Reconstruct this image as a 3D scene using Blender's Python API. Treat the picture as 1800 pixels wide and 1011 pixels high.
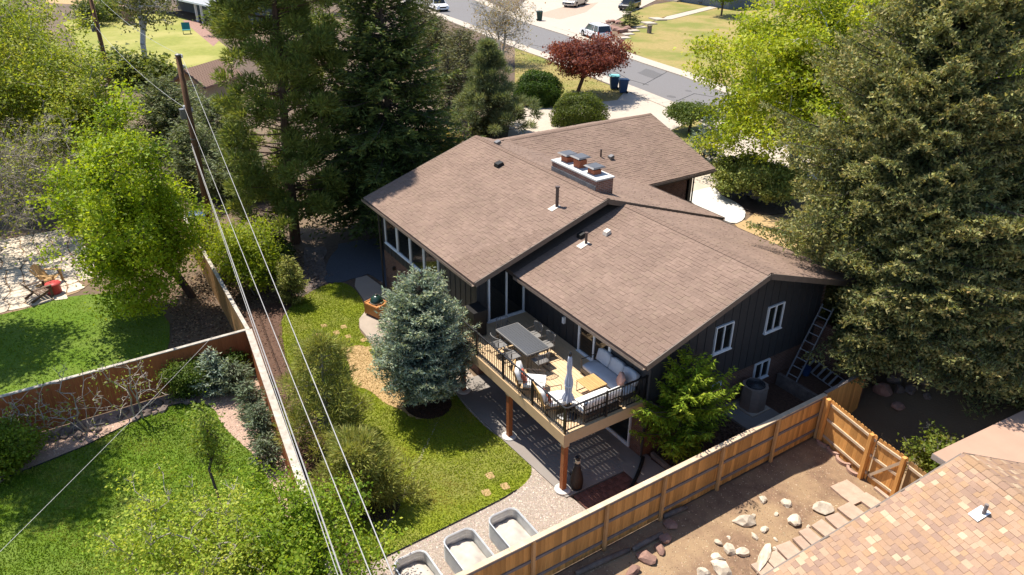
import bpy, bmesh, math, random
import numpy as np
from mathutils import Vector, Matrix
from mathutils.geometry import tessellate_polygon
random.seed(7)
SC = bpy.context.scene
for o in list(bpy.data.objects): bpy.data.objects.remove(o)
COL = SC.collection
rad = math.radians
# ---------------------------------------------------------------- camera, sky, sun, exposure
CAM_H, FPX, PITCH, ROLL, YAW = 17.0, 1326.6, rad(27.69), rad(0.44), rad(56.85)
def _axes():
    F = np.array([0, math.cos(PITCH), -math.sin(PITCH)]); R = np.array([1., 0, 0]); U = np.cross(R, F)
    r = math.cos(ROLL)*R + math.sin(ROLL)*U; u = -math.sin(ROLL)*R + math.cos(ROLL)*U
    H = np.array([[math.cos(YAW), -math.sin(YAW), 0], [math.sin(YAW), math.cos(YAW), 0], [0, 0, 1.]])
    return H@r, H@u, H@F
RT, UP, FW = _axes()
cd = bpy.data.cameras.new('camera'); cam = bpy.data.objects.new('camera', cd); COL.objects.link(cam)
cd.sensor_width = 36; cd.lens = FPX/1800*36; cd.clip_end = 3000; cd.clip_start = .2
mw = Matrix.Identity(4)
for i in range(3):
    mw[i][0] = RT[i]; mw[i][1] = UP[i]; mw[i][2] = -FW[i]
mw[2][3] = CAM_H
cam.matrix_world = mw; SC.camera = cam
SUN_DIR = Vector((0.45, 0.14, -1.0)).normalized()
w = bpy.data.worlds.new('World'); SC.world = w; w.use_nodes = True
nt = w.node_tree; bg = nt.nodes['Background']
sky = nt.nodes.new('ShaderNodeTexSky'); sky.sky_type = 'NISHITA'; sky.sun_disc = False
sky.sun_elevation = math.asin(-SUN_DIR.z); sky.sun_rotation = math.atan2(-SUN_DIR.x, -SUN_DIR.y)
sky.altitude = 1600
nt.links.new(sky.outputs[0], bg.inputs[0]); bg.inputs[1].default_value = 0.13
sl = bpy.data.lights.new('sun', 'SUN'); sl.energy = 5.0; sl.angle = rad(.53); sl.color = (1, .935, .83)
so = bpy.data.objects.new('sun', sl); COL.objects.link(so)
so.rotation_euler = SUN_DIR.to_track_quat('-Z', 'Y').to_euler(); so.location = (-30, 0, 40)
vs = SC.view_settings; vs.view_transform = 'Standard'; vs.look = 'None'; vs.gamma = 1; vs.exposure = 0.82
vs.use_curve_mapping = False
SC.render.engine = 'CYCLES'
SC.cycles.use_denoising = True; SC.cycles.max_bounces = 6; SC.cycles.transparent_max_bounces = 6
SC.cycles.sample_clamp_indirect = 4
# ---------------------------------------------------------------- survey helpers: photo pixel -> point on a level plane
def sstep(a, b, v):
    t = min(1, max(0, (v-a)/(b-a))); return t*t*(3-2*t)
def zg(x, y):
    y -= 12*sstep(45, 65, -x)          # the bank in front starts farther back on the far left
    a = 17 + 5*sstep(-26, -14, x)
    return 1.5*sstep(a, 26, y)
def ray(px, py):
    return RT*((px-900)/FPX) - UP*((py-505.5)/FPX) + FW
def at(px, py, z=0.0):
    d = ray(px, py); t = (z-CAM_H)/d[2]; return (d[0]*t, d[1]*t, z)
def G(px, py):
    z = 0
    for i in range(40):
        p = at(px, py, z); z = .5*z + .5*zg(p[0], p[1])
    return (p[0], p[1], zg(p[0], p[1]))
# ---------------------------------------------------------------- materials
MT = {}
def srgb(r, g, b):
    f = lambda c: (c/255/12.92 if c/255 <= .04045 else ((c/255+.055)/1.055)**2.4)
    return (f(r), f(g), f(b))
def newmat(name):
    m = bpy.data.materials.new(name); m.use_nodes = True; MT[name] = m
    n = m.node_tree.nodes; b = n['Principled BSDF']; return m, m.node_tree, n, b
def N(nt, t, **kw):
    n = nt.nodes.new(t)
    for k, v in kw.items():
        if k in n.inputs: n.inputs[k].default_value = v
        else: setattr(n, k, v)
    return n
def ramp(nt, fac, stops):
    r = nt.nodes.new('ShaderNodeValToRGB'); e = r.color_ramp.elements
    while len(e) < len(stops): e.new(.5)
    for i, (p, c) in enumerate(stops):
        e[i].position = p; e[i].color = (c[0], c[1], c[2], 1)
    nt.links.new(fac, r.inputs[0]); return r.outputs[0]
def mul(nt, a, b, fac=1.0, mode='MULTIPLY'):
    m = nt.nodes.new('ShaderNodeMix'); m.data_type = 'RGBA'; m.blend_type = mode; m.inputs[0].default_value = fac
    nt.links.new(a, m.inputs[6])
    if hasattr(b, 'is_linked'): nt.links.new(b, m.inputs[7])
    else: m.inputs[7].default_value = (*b, 1)
    return m.outputs[2]
def mk(name, c, c2=None, scale=4., rough=.85, bump=0., bscale=40., metal=0., spec=.3, big=None, bigscale=.35, rnd=0., stretch=None, detail=6, coat=0):
    """noise-mixed surface; big = colour of large soft patches; rnd = brightness spread between objects"""
    m, nt, n, b = newmat(name)
    tc = N(nt, 'ShaderNodeTexCoord'); vec = tc.outputs['Object']
    if stretch:
        mp = N(nt, 'ShaderNodeMapping'); mp.inputs['Scale'].default_value = stretch; nt.links.new(vec, mp.inputs[0]); vec = mp.outputs[0]
    c2 = c2 or tuple(x*.78 for x in c)
    nz = N(nt, 'ShaderNodeTexNoise', Scale=scale, Detail=detail, Roughness=.62); nt.links.new(vec, nz.inputs['Vector'])
    col = ramp(nt, nz.outputs['Fac'], [(.3, c2), (.7, c)])
    if big:
        nb = N(nt, 'ShaderNodeTexNoise', Scale=bigscale, Detail=4.0, Roughness=.6); nt.links.new(tc.outputs['Object'], nb.inputs['Vector'])
        mx = nt.nodes.new('ShaderNodeMix'); mx.data_type = 'RGBA'
        r = ramp(nt, nb.outputs['Fac'], [(.42, (0, 0, 0)), (.62, (1, 1, 1))]); nt.links.new(r, mx.inputs[0])
        nt.links.new(col, mx.inputs[6]); mx.inputs[7].default_value = (*big, 1); col = mx.outputs[2]
    if rnd:
        oi = N(nt, 'ShaderNodeObjectInfo'); r = ramp(nt, oi.outputs['Random'], [(0, (1-rnd,)*3), (1, (1+rnd*.6,)*3)])
        col = mul(nt, col, r)
    nt.links.new(col, b.inputs['Base Color'])
    b.inputs['Roughness'].default_value = rough; b.inputs['Metallic'].default_value = metal
    b.inputs['Specular IOR Level'].default_value = spec; b.inputs['Coat Weight'].default_value = coat
    if bump:
        nb = N(nt, 'ShaderNodeTexNoise', Scale=bscale, Detail=5.0); nt.links.new(vec, nb.inputs['Vector'])
        bp = N(nt, 'ShaderNodeBump', Strength=min(1, bump), Distance=.02); nt.links.new(nb.outputs['Fac'], bp.inputs['Height'])
        nt.links.new(bp.outputs[0], b.inputs['Normal'])
    return m
def brickmat(name, axis, c1, c2, mortar, bw=.215, bh=.075):
    m, nt, n, b = newmat(name)
    tc = N(nt, 'ShaderNodeTexCoord'); sp = N(nt, 'ShaderNodeSeparateXYZ'); nt.links.new(tc.outputs['Object'], sp.inputs[0])
    cb = N(nt, 'ShaderNodeCombineXYZ'); nt.links.new(sp.outputs[axis], cb.inputs[0]); nt.links.new(sp.outputs[2], cb.inputs[1])
    br = N(nt, 'ShaderNodeTexBrick', Scale=1.0, **{'Mortar Size': .007, 'Brick Width': bw, 'Row Height': bh, 'Bias': .0})
    nt.links.new(cb.outputs[0], br.inputs['Vector'])
    br.inputs['Color1'].default_value = (*c1, 1); br.inputs['Color2'].default_value = (*c2, 1); br.inputs['Mortar'].default_value = (*mortar, 1)
    nz = N(nt, 'ShaderNodeTexNoise', Scale=3.0, Detail=6.0); nt.links.new(tc.outputs['Object'], nz.inputs['Vector'])
    col = mul(nt, br.outputs['Color'], ramp(nt, nz.outputs['Fac'], [(.3, (.75,)*3), (.7, (1.15,)*3)]))
    nt.links.new(col, b.inputs['Base Color']); b.inputs['Roughness'].default_value = .9
    bp = N(nt, 'ShaderNodeBump', Strength=.8, Distance=.012); bp.invert = True
    nt.links.new(br.outputs['Fac'], bp.inputs['Height']); nt.links.new(bp.outputs[0], b.inputs['Normal'])
    return m
def leafmat(name, trans=.35, rough=.55, attr='Col', spec=.25):
    """foliage: colour per leaf from the mesh, some light through the blade"""
    m, nt, n, b = newmat(name)
    at_ = N(nt, 'ShaderNodeAttribute'); at_.attribute_name = attr
    nt.links.new(at_.outputs['Color'], b.inputs['Base Color']); b.inputs['Roughness'].default_value = rough
    b.inputs['Specular IOR Level'].default_value = spec
    if trans:
        t = N(nt, 'ShaderNodeBsdfTranslucent'); nt.links.new(mul(nt, at_.outputs['Color'], (1.25, 1.2, .6)), t.inputs[0])
        mx = N(nt, 'ShaderNodeMixShader'); mx.inputs[0].default_value = trans
        nt.links.new(b.outputs[0], mx.inputs[1]); nt.links.new(t.outputs[0], mx.inputs[2])
        nt.links.new(mx.outputs[0], n['Material Output'].inputs[0])
    return m
def attrmat(name, rough=.9, bump=.3, bscale=120, grain=.25):
    """colour per piece from the mesh with a fine mineral grain"""
    m, nt, n, b = newmat(name)
    at_ = N(nt, 'ShaderNodeAttribute'); at_.attribute_name = 'Col'
    tc = N(nt, 'ShaderNodeTexCoord'); nz = N(nt, 'ShaderNodeTexNoise', Scale=float(bscale), Detail=4.0); nt.links.new(tc.outputs['Object'], nz.inputs['Vector'])
    n2 = N(nt, 'ShaderNodeTexNoise', Scale=.8, Detail=5.0); nt.links.new(tc.outputs['Object'], n2.inputs['Vector'])
    c = mul(nt, at_.outputs['Color'], ramp(nt, nz.outputs['Fac'], [(.3, (1-grain,)*3), (.7, (1+grain,)*3)]))
    c = mul(nt, c, ramp(nt, n2.outputs['Fac'], [(.35, (.9,)*3), (.65, (1.08,)*3)]))
    nt.links.new(c, b.inputs['Base Color']); b.inputs['Roughness'].default_value = rough; b.inputs['Specular IOR Level'].default_value = .2
    bp = N(nt, 'ShaderNodeBump', Strength=bump, Distance=.01); nt.links.new(nz.outputs['Fac'], bp.inputs['Height']); nt.links.new(bp.outputs[0], b.inputs['Normal'])
    return m
# ground and paving
mk('soil', (.125, .082, .055), (.06, .04, .028), 5.0, bump=.9, bscale=18, big=(.16, .11, .065), bigscale=.12)
mk('dirt', (.24, .150, .093), (.145, .089, .056), 4.2, bump=1, bscale=22, big=(.29, .195, .112), bigscale=.6)
mk('lawn', (.20, .225, .014), (.13, .16, .010), 5.0, bump=.6, bscale=45, big=(.17, .175, .035), bigscale=.5, rough=.95)
mk('lush_lawn', (.10, .165, .006), (.06, .115, .005), 5.0, bump=.6, bscale=45, big=(.11, .16, .02), bigscale=.45, rough=.95)
mk('dry_lawn', (.36, .265, .115), (.24, .19, .07), 5.0, bump=.6, bscale=45, big=(.22, .20, .055), bigscale=.4, rough=.95)
mk('far_lawn', (.33, .245, .095), (.225, .18, .055), 2.6, bump=.7, bscale=30, big=(.17, .175, .035), bigscale=.22, rough=.95)
mk('tan_lawn', (.42, .29, .14), (.33, .215, .10), 6.0, bump=.5, bscale=50, rough=.95)
mk('mulch', (.055, .03, .02), (.022, .013, .01), 14., bump=1, bscale=30)
mk('brown_mulch', (.13, .07, .045), (.06, .033, .022), 12., bump=1, bscale=28)
mk('gravel', (.40, .325, .265), (.23, .185, .15), 38., bump=1, bscale=55, detail=3)
mk('blue_gravel', (.085, .095, .115), (.05, .055, .07), 30., bump=.8, bscale=50, detail=3)
mk('pink_gravel', (.45, .31, .235), (.30, .20, .15), 22., bump=1, bscale=40, detail=3)
mk('concrete', (.46, .39, .31), (.39, .33, .265), 2.5, bump=.15, bscale=60, big=(.41, .345, .28), bigscale=.3)
mk('path_concrete', (.36, .295, .235), (.29, .235, .185), 2.5, bump=.15, bscale=60, big=(.31, .25, .20), bigscale=.4)
mk('white_concrete', (.58, .55, .50), (.50, .475, .435), 3., bump=.1, bscale=60)
mk('patio_concrete', (.26, .235, .21), (.20, .18, .16), 2., bump=.15, bscale=60, big=(.22, .19, .17), bigscale=.5)
mk('asphalt', (.178, .166, .162), (.135, .126, .123), 60., bump=.3, bscale=90, big=(.155, .145, .141), bigscale=.25, detail=3)
mk('kerb', (.45, .385, .31), (.37, .315, .255), 3., bump=.15, bscale=50)
mk('back_lawn', (.25, .25, .05), (.17, .185, .03), 2.0, bump=.5, bscale=30, big=(.31, .28, .085), bigscale=.15, rough=.95)
mk('flagstone', (.62, .52, .40), (.49, .40, .30), 4., bump=.2, bscale=30, rnd=.2)
mk('sandstone_slab', (.46, .33, .25), (.36, .25, .185), 5., bump=.35, bscale=20, rnd=.12)
mk('limestone', (.64, .56, .45), (.42, .33, .24), 4., bump=.6, bscale=12, rnd=.12)
mk('red_rock', (.36, .21, .16), (.20, .115, .09), 4., bump=.6, bscale=10, rnd=.2)
mk('grey_rock', (.21, .165, .14), (.10, .075, .065), 4., bump=.6, bscale=10, rnd=.25)
mk('paver', (.17, .075, .055), (.105, .045, .035), 9., bump=.3, bscale=60, rnd=.3)
mk('edging', (.40, .25, .19), (.28, .17, .13), 8., bump=.4, bscale=30)
# timber
mk('cedar', (.68, .345, .105), (.50, .225, .06), 3., stretch=(9, 9, .9), rough=.75, bump=.25, bscale=8, rnd=.3)
mk('cedar_rail', (.62, .36, .16), (.46, .25, .10), 3., rough=.8, bump=.25, bscale=14, rnd=.12)
mk('grey_rail', (.24, .20, .185), (.15, .125, .115), 3., rough=.8, bump=.25, bscale=14)
mk('cap_board', (.60, .46, .32), (.45, .33, .22), 4., rough=.8, bump=.2, bscale=20, rnd=.08)
mk('red_stain', (.36, .118, .038), (.27, .083, .03), 3., stretch=(8, 8, 1), rough=.75, bump=.25, bscale=8, rnd=.1)
mk('pale_cap', (.50, .45, .385), (.30, .26, .215), 5., rough=.85, bump=.3, bscale=14, rnd=.1)
mk('old_cedar', (.44, .25, .09), (.27, .14, .055), 3., stretch=(8, 8, 1), rough=.85, bump=.25, bscale=8, rnd=.3)
mk('post_stain', (.33, .115, .04), (.22, .07, .026), 3., stretch=(8, 8, 1), rough=.6, bump=.15, bscale=10)
mk('deck_tan', (.60, .43, .26), (.54, .38, .22), 3., rough=.8, bump=.1, bscale=30, rnd=.06)
mk('deck_beam', (.50, .345, .19), (.44, .30, .16), 3., rough=.7, bump=.1, bscale=30)
mk('log_grey', (.20, .165, .14), (.10, .08, .07), 4., rough=.9, bump=.6, bscale=14, rnd=.2)
mk('pole_wood', (.17, .085, .042), (.09, .045, .024), 3., stretch=(10, 10, .6), rough=.9, bump=.4, bscale=9)
mk('bark', (.10, .075, .058), (.045, .033, .026), 5., stretch=(4, 4, 1), rough=.95, bump=.8, bscale=14)
mk('grey_bark', (.40, .35, .29), (.22, .19, .16), 5., rough=.95, bump=.6, bscale=16)
mk('birch_bark', (.52, .50, .46), (.33, .31, .28), 4., stretch=(1, 1, 5), rough=.8, bump=.3, bscale=10)
mk('pine_bark', (.15, .085, .055), (.06, .04, .03), 5., stretch=(4, 4, 1), rough=.95, bump=.9, bscale=12)
mk('dark_teak', (.15, .095, .06), (.10, .062, .04), 4., stretch=(1, 8, 8), rough=.7)
mk('teak', (.52, .32, .13), (.42, .245, .09), 4., stretch=(1, 8, 8), rough=.6, rnd=.1)
# house
mk('siding', (.038, .038, .040), (.029, .029, .031), 6., rough=.6, bump=.05, bscale=60, spec=.35)
mk('trim_dark', (.045, .038, .033), (.032, .027, .024), 5., rough=.5)
mk('fascia', (.15, .115, .09), (.115, .088, .07), 5., rough=.55)
mk('soffit', (.09, .07, .058), (.07, .055, .046), 5., rough=.7)
mk('gutter', (.22, .165, .13), (.165, .125, .10), 6., rough=.45)
mk('white_frame', (.72, .74, .76), (.66, .68, .70), 4., rough=.35)
m = mk('glass', (.012, .015, .016), (.008, .01, .011), 2., rough=.03, spec=.6)
m = mk('glass_warm', (.03, .022, .016), (.012, .01, .009), 1.2, rough=.03, spec=.6)
brickmat('brick_x', 0, (.155, .07, .045), (.105, .047, .033), (.17, .14, .115))
brickmat('brick_y', 1, (.155, .07, .045), (.105, .047, .033), (.17, .14, .115))
brickmat('chimney_brick_x', 0, (.30, .13, .085), (.19, .085, .06), (.36, .32, .28))
brickmat('chimney_brick_y', 1, (.30, .13, .085), (.19, .085, .06), (.36, .32, .28))
attrmat('shingle', grain=.16)
mk('roof_base', (.10, .075, .062), (.08, .06, .05), 8., rough=.95)
SHC = [(.209, .143, .110), (.201, .137, .106), (.217, .149, .115), (.195, .133, .102), (.208, .145, .109)]
for i, c in enumerate(SHC):
    mk('shingle_%s' % 'abcde'[i], c, tuple(x*.82 for x in c), 30., bump=.4, bscale=120, rough=.95, spec=.15)
for i, c in enumerate([(.345, .225, .150), (.302, .195, .138), (.385, .268, .178), (.352, .220, .130), (.275, .178, .130), (.455, .335, .222), (.335, .210, .133)]):
    mk('tan_shingle_%s' % 'abcdefg'[i], c, tuple(x*.84 for x in c), 30., bump=.4, bscale=120, rough=.95, spec=.15)
mk('flat_roof', (.42, .27, .195), (.37, .235, .17), 1.2, rough=.8, bump=.05, bscale=30)
mk('terracotta', (.40, .13, .06), (.30, .09, .045), 5., rough=.8)
mk('lead', (.19, .20, .22), (.11, .12, .135), 4., rough=.5, metal=.4)
mk('cap_metal', (.17, .165, .165), (.13, .125, .125), 4., rough=.45, metal=.6)
mk('white_mortar', (.58, .57, .545), (.50, .49, .47), 4., rough=.9)
mk('pipe_brown', (.10, .07, .06), (.08, .055, .045), 4., rough=.5)
mk('flash_pale', (.62, .54, .46), (.52, .45, .38), 4., rough=.6)
# metals, fabrics
mk('black_metal', (.016, .015, .015), (.012, .011, .011), 4., rough=.4, spec=.5)
mk('bronze_metal', (.06, .045, .035), (.045, .034, .027), 4., rough=.4, spec=.5)
mk('aluminium', (.50, .51, .53), (.38, .39, .41), 5., rough=.38, metal=.7)
mk('galvanised', (.58, .60, .61), (.45, .47, .48), 7., rough=.38, metal=.55)
mk('grey_weave', (.20, .19, .18), (.14, .133, .126), 40., rough=.8)
mk('table_grey', (.085, .088, .095), (.065, .068, .074), 30., rough=.35, spec=.5)
mk('cushion_white', (.80, .77, .73), (.74, .71, .67), 5., rough=.9, bump=.15, bscale=12)
mk('cushion_grey', (.50, .52, .55), (.44, .46, .49), 5., rough=.9, bump=.15, bscale=12)
mk('pillow_pink', (.62, .36, .28), (.52, .29, .22), 9., rough=.9)
mk('pillow_red', (.52, .13, .07), (.40, .09, .05), 9., rough=.9)
mk('umbrella_cloth', (.48, .50, .56), (.36, .38, .44), 5., rough=.85, stretch=(1, 1, .3))
mk('tarp', (.47, .42, .365), (.37, .325, .28), 4., rough=.85, bump=.4, bscale=5)
mk('rust_black', (.035, .024, .02), (.02, .014, .012), 5., rough=.65, spec=.4)
mk('cream_band', (.55, .48, .34), (.45, .39, .27), 5., rough=.6)
mk('ac_case', (.26, .20, .16), (.21, .16, .13), 6., rough=.6)
mk('ac_top', (.03, .033, .04), (.02, .022, .027), 6., rough=.5)
mk('kamado_green', (.018, .045, .033), (.013, .034, .026), 5., rough=.25, spec=.6)
mk('kamado_wood', (.45, .19, .055), (.35, .14, .04), 5., stretch=(6, 6, 1), rough=.6)
mk('black_rubber', (.012, .012, .012), (.008, .008, .008), 5., rough=.6)
mk('blue_plastic', (.016, .055, .14), (.012, .042, .11), 3., rough=.45, spec=.4)
mk('teal_lid', (.20, .50, .50), (.15, .40, .41), 3., rough=.45)
mk('green_plastic', (.025, .05, .04), (.018, .038, .03), 3., rough=.5)
mk('car_white', (.80, .80, .80), (.77, .77, .77), 2., rough=.25, spec=.5, coat=.6)
mk('car_tan', (.36, .33, .29), (.33, .30, .265), 2., rough=.28, metal=.35, coat=.6)
mk('car_black', (.012, .013, .016), (.010, .011, .013), 2., rough=.2, coat=.8)
mk('car_glass', (.012, .015, .018), (.01, .012, .014), 2., rough=.05, spec=.7)
mk('tyre', (.016, .016, .017), (.01, .01, .011), 9., rough=.8)
mk('rim', (.50, .50, .51), (.36, .36, .37), 9., rough=.3, metal=.8)
mk('tail_red', (.45, .02, .015), (.36, .015, .012), 4., rough=.25)
mk('lamp_clear', (.68, .70, .72), (.55, .57, .59), 4., rough=.15)
mk('teal_chair', (.03, .20, .20), (.02, .15, .155), 4., rough=.5)
mk('grey_roof', (.33, .335, .35), (.27, .275, .29), 6., rough=.85, big=(.30, .305, .32))
mk('tan_wall', (.40, .31, .20), (.34, .26, .165), 4., rough=.85)
mk('slate_wall', (.17, .185, .20), (.14, .155, .17), 4., rough=.8)
mk('orange_door', (.55, .20, .05), (.45, .16, .04), 4., rough=.5)
mk('wire_alu', (.48, .46, .44), (.38, .365, .35), 4., rough=.5, metal=.2)
mk('cable_grey', (.34, .33, .32), (.26, .25, .245), 4., rough=.6)
mk('porcelain', (.62, .63, .64), (.5, .5, .5), 4., rough=.3)
mk('red_plastic', (.50, .07, .06), (.42, .05, .045), 4., rough=.5)
mk('blue_tarp', (.03, .09, .22), (.02, .06, .16), 4., rough=.5)
leafmat('leaf', .48); leafmat('needle', .3, .6, spec=.2); leafmat('blade', .3, .6)
attrmat('chip', bump=.2, bscale=60)
# ---------------------------------------------------------------- mesh building
class MB:
    def __init__(s): s.v = []; s.f = []; s.mi = []; s.cur = 0
    def add(s, vs, fs):
        o = len(s.v); s.v += [tuple(p) for p in vs]
        for f in fs: s.f.append(tuple(i+o for i in f)); s.mi.append(s.cur)
        return s
    def box(s, x0, x1, y0, y1, z0, z1):
        return s.add([(x0,y0,z0),(x1,y0,z0),(x1,y1,z0),(x0,y1,z0),(x0,y0,z1),(x1,y0,z1),(x1,y1,z1),(x0,y1,z1)],
                     [(3,2,1,0),(4,5,6,7),(0,1,5,4),(1,2,6,5),(2,3,7,6),(3,0,4,7)])
    def beam(s, a, b, w, h, up=(0, 0, 1)):
        """a box of section w x h from a to b (centre line)"""
        a = Vector(a); b = Vector(b); d = (b-a).normalized(); u = Vector(up)
        if abs(d.dot(u)) > .98: u = Vector((0, 1, 0))
        r = d.cross(u).normalized(); u = r.cross(d)
        vs = [p + r*(sx*w/2) + u*(sz*h/2) for p in (a, b) for sx, sz in ((-1,-1),(1,-1),(1,1),(-1,1))]
        return s.add(vs, [(0,1,2,3),(7,6,5,4),(1,0,4,5),(2,1,5,6),(3,2,6,7),(0,3,7,4)])
    def poly(s, pts, z0, z1):
        """prism over a plan polygon"""
        n = len(pts); area = sum(pts[i][0]*pts[(i+1)%n][1]-pts[(i+1)%n][0]*pts[i][1] for i in range(n))
        if area < 0: pts = pts[::-1]
        tri = tessellate_polygon([[Vector((p[0], p[1], 0)) for p in pts]])
        vs = [(p[0], p[1], z0) for p in pts] + [(p[0], p[1], z1) for p in pts]
        fs = []
        for t in tri:
            a, b, c = [Vector(pts[i][:2]).to_3d() for i in t]
            if (b-a).cross(c-a).z < 0: t = t[::-1]
            fs.append(tuple(i+n for i in t)); fs.append(tuple(t[::-1]))
        fs += [(i, (i+1)%n, (i+1)%n+n, i+n) for i in range(n)]
        return s.add(vs, fs)
    def tube(s, pts, r, n=6, caps=True):
        pts = [Vector(p) for p in pts]; rs = r if isinstance(r, (list, tuple)) else [r]*len(pts)
        vs = []; fs = []
        ref = Vector((0, 0, 1))
        for i, p in enumerate(pts):
            d = (pts[min(i+1, len(pts)-1)] - pts[max(i-1, 0)]).normalized()
            u = ref if abs(d.dot(ref)) < .95 else Vector((1, 0, 0))
            a = d.cross(u).normalized(); b = d.cross(a)
            vs += [p + (a*math.cos(2*math.pi*k/n) + b*math.sin(2*math.pi*k/n))*rs[i] for k in range(n)]
        for i in range(len(pts)-1):
            fs += [(i*n+k, i*n+(k+1)%n, (i+1)*n+(k+1)%n, (i+1)*n+k) for k in range(n)]
        if caps: fs += [tuple(range(n))[::-1], tuple((len(pts)-1)*n+k for k in range(n))]
        return s.add(vs, fs)
    def lathe(s, prof, n=16, c=(0, 0)):
        vs = [(c[0]+r*math.cos(2*math.pi*k/n), c[1]+r*math.sin(2*math.pi*k/n), z) for r, z in prof for k in range(n)]
        fs = [(i*n+k, i*n+(k+1)%n, (i+1)*n+(k+1)%n, (i+1)*n+k) for i in range(len(prof)-1) for k in range(n)]
        fs += [tuple(range(n))[::-1], tuple((len(prof)-1)*n+k for k in range(n))]
        return s.add(vs, fs)
    def pad(s, x0, x1, y0, y1, z0, z1, r=.05, puff=.02):
        """soft cushion: a box with rounded plan edges and a domed top"""
        nx, ny = 7, 7; vs = []; fs = []
        for lay in (0, 1):
            for i in range(nx):
                for j in range(ny):
                    u, v = i/(nx-1)*2-1, j/(ny-1)*2-1
                    e = max(abs(u), abs(v)); k = 1 - .0*e
                    x = (x0+x1)/2 + u*(x1-x0)/2*(1-.04*v*v); y = (y0+y1)/2 + v*(y1-y0)/2*(1-.04*u*u)
                    zz = (1-u**4)*(1-v**4)
                    z = z1 - r*.7*(1-zz) + puff*zz if lay else z0 + r*.4*(1-zz)
                    vs.append((x, y, z))
        q = nx*ny
        for i in range(nx-1):
            for j in range(ny-1):
                a = i*ny+j; b = a+ny
                fs.append((q+a, q+b, q+b+1, q+a+1)); fs.append((a+1, b+1, b, a))
        ring = [i*ny for i in range(nx)] + [(nx-1)*ny+j for j in range(1, ny)] + [i*ny+ny-1 for i in range(nx-2, -1, -1)] + [j for j in range(ny-2, 0, -1)]
        for k in range(len(ring)):
            a, b = ring[k], ring[(k+1) % len(ring)]; fs.append((a, b, q+b, q+a))
        return s.add(vs, fs)
    def mesh(s, name, mats, smooth=False):
        me = bpy.data.meshes.new(name); me.from_pydata(s.v, [], s.f)
        for m in (mats if isinstance(mats, (list, tuple)) else [mats]): me.materials.append(MT[m])
        if any(s.mi): me.polygons.foreach_set('material_index', s.mi)
        if smooth: me.polygons.foreach_set('use_smooth', [True]*len(me.polygons))
        me.validate(); me.update(); return me
def link(name, me, parent=None, loc=None, rz=0., world=False):
    o = bpy.data.objects.new(name, me); COL.objects.link(o)
    if loc is not None: o.location = loc
    if rz: o.rotation_euler = (0, 0, rz)
    if parent is not None:
        o.parent = parent
        if world: o.matrix_parent_inverse = PINV[parent.name]
    return o
PINV = {}
def tag(o, label, cat, group=None, kind=None):
    if label: o['label'] = label
    if cat: o['category'] = cat
    if group: o['group'] = group
    if kind: o['kind'] = kind
    return o
def thing(name, label, cat, loc=(0, 0, 0), rz=0., group=None):
    o = bpy.data.objects.new(name, None); COL.objects.link(o); o.location = loc; o.rotation_euler = (0, 0, rz); o.empty_display_size = .1
    PINV[o.name] = (Matrix.Translation(loc) @ Matrix.Rotation(rz, 4, 'Z')).inverted()
    return tag(o, label, cat, group)
def part(name, mb, mat, parent, world=False, smooth=False, label=None):
    """a mesh part; world=True: its points are already scene coordinates (parent must be a thing)"""
    o = link(name, mb.mesh(name, mat, smooth), parent)
    if parent is not None:
        if parent.name in PINV and world: o.matrix_parent_inverse = PINV[parent.name]
        if label: o['label'] = label
    return o
def sub(name, mb, mat, parent, smooth=False):
    """a sub-part of a part whose frame is the scene's: same coordinates as that part"""
    return link(name, mb.mesh(name, mat, smooth), parent)
def struct(name, mb, mat, smooth=False, kind='structure', label=None):
    o = link(name, mb.mesh(name, mat, smooth)); o['kind'] = kind
    if label: o['label'] = label
    return o
def piece(name, me, parent, loc, rz=0., rot=None, sc=None):
    o = bpy.data.objects.new(name, me); COL.objects.link(o); o.parent = parent; o.location = loc
    o.rotation_euler = rot if rot is not None else (0, 0, rz)
    if sc is not None: o.scale = sc
    return o
def copytree(root, loc=None, rz=None, label=None):
    r = root.copy(); COL.objects.link(r)
    if loc is not None: r.location = loc
    if rz is not None: r.rotation_euler = (0, 0, rz)
    if label: r['label'] = label
    for ch in list(root.children):
        c = ch.copy(); COL.objects.link(c); c.parent = r
        for g in list(ch.children):
            d = g.copy(); COL.objects.link(d); d.parent = c
    return r
def npmesh(name, V, k, mats, cols=None, smooth=False):
    """mesh of len(V)/k separate k-gons (numpy), one colour per face"""
    V = np.asarray(V, np.float32).reshape(-1, 3); nf = len(V)//k
    me = bpy.data.meshes.new(name); me.vertices.add(len(V)); me.vertices.foreach_set('co', V.ravel())
    me.loops.add(len(V)); me.loops.foreach_set('vertex_index', np.arange(len(V), dtype=np.int32))
    me.polygons.add(nf); me.polygons.foreach_set('loop_start', np.arange(0, len(V), k, dtype=np.int32))
    me.polygons.foreach_set('loop_total', np.full(nf, k, np.int32))
    me.materials.append(MT[mats])
    if cols is not None:
        a = me.attributes.new('Col', 'FLOAT_COLOR', 'FACE'); c = np.ones((nf, 4), np.float32); c[:, :3] = cols
        a.data.foreach_set('color', c.ravel())
    me.update(calc_edges=True); me.validate(); return me
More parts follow.
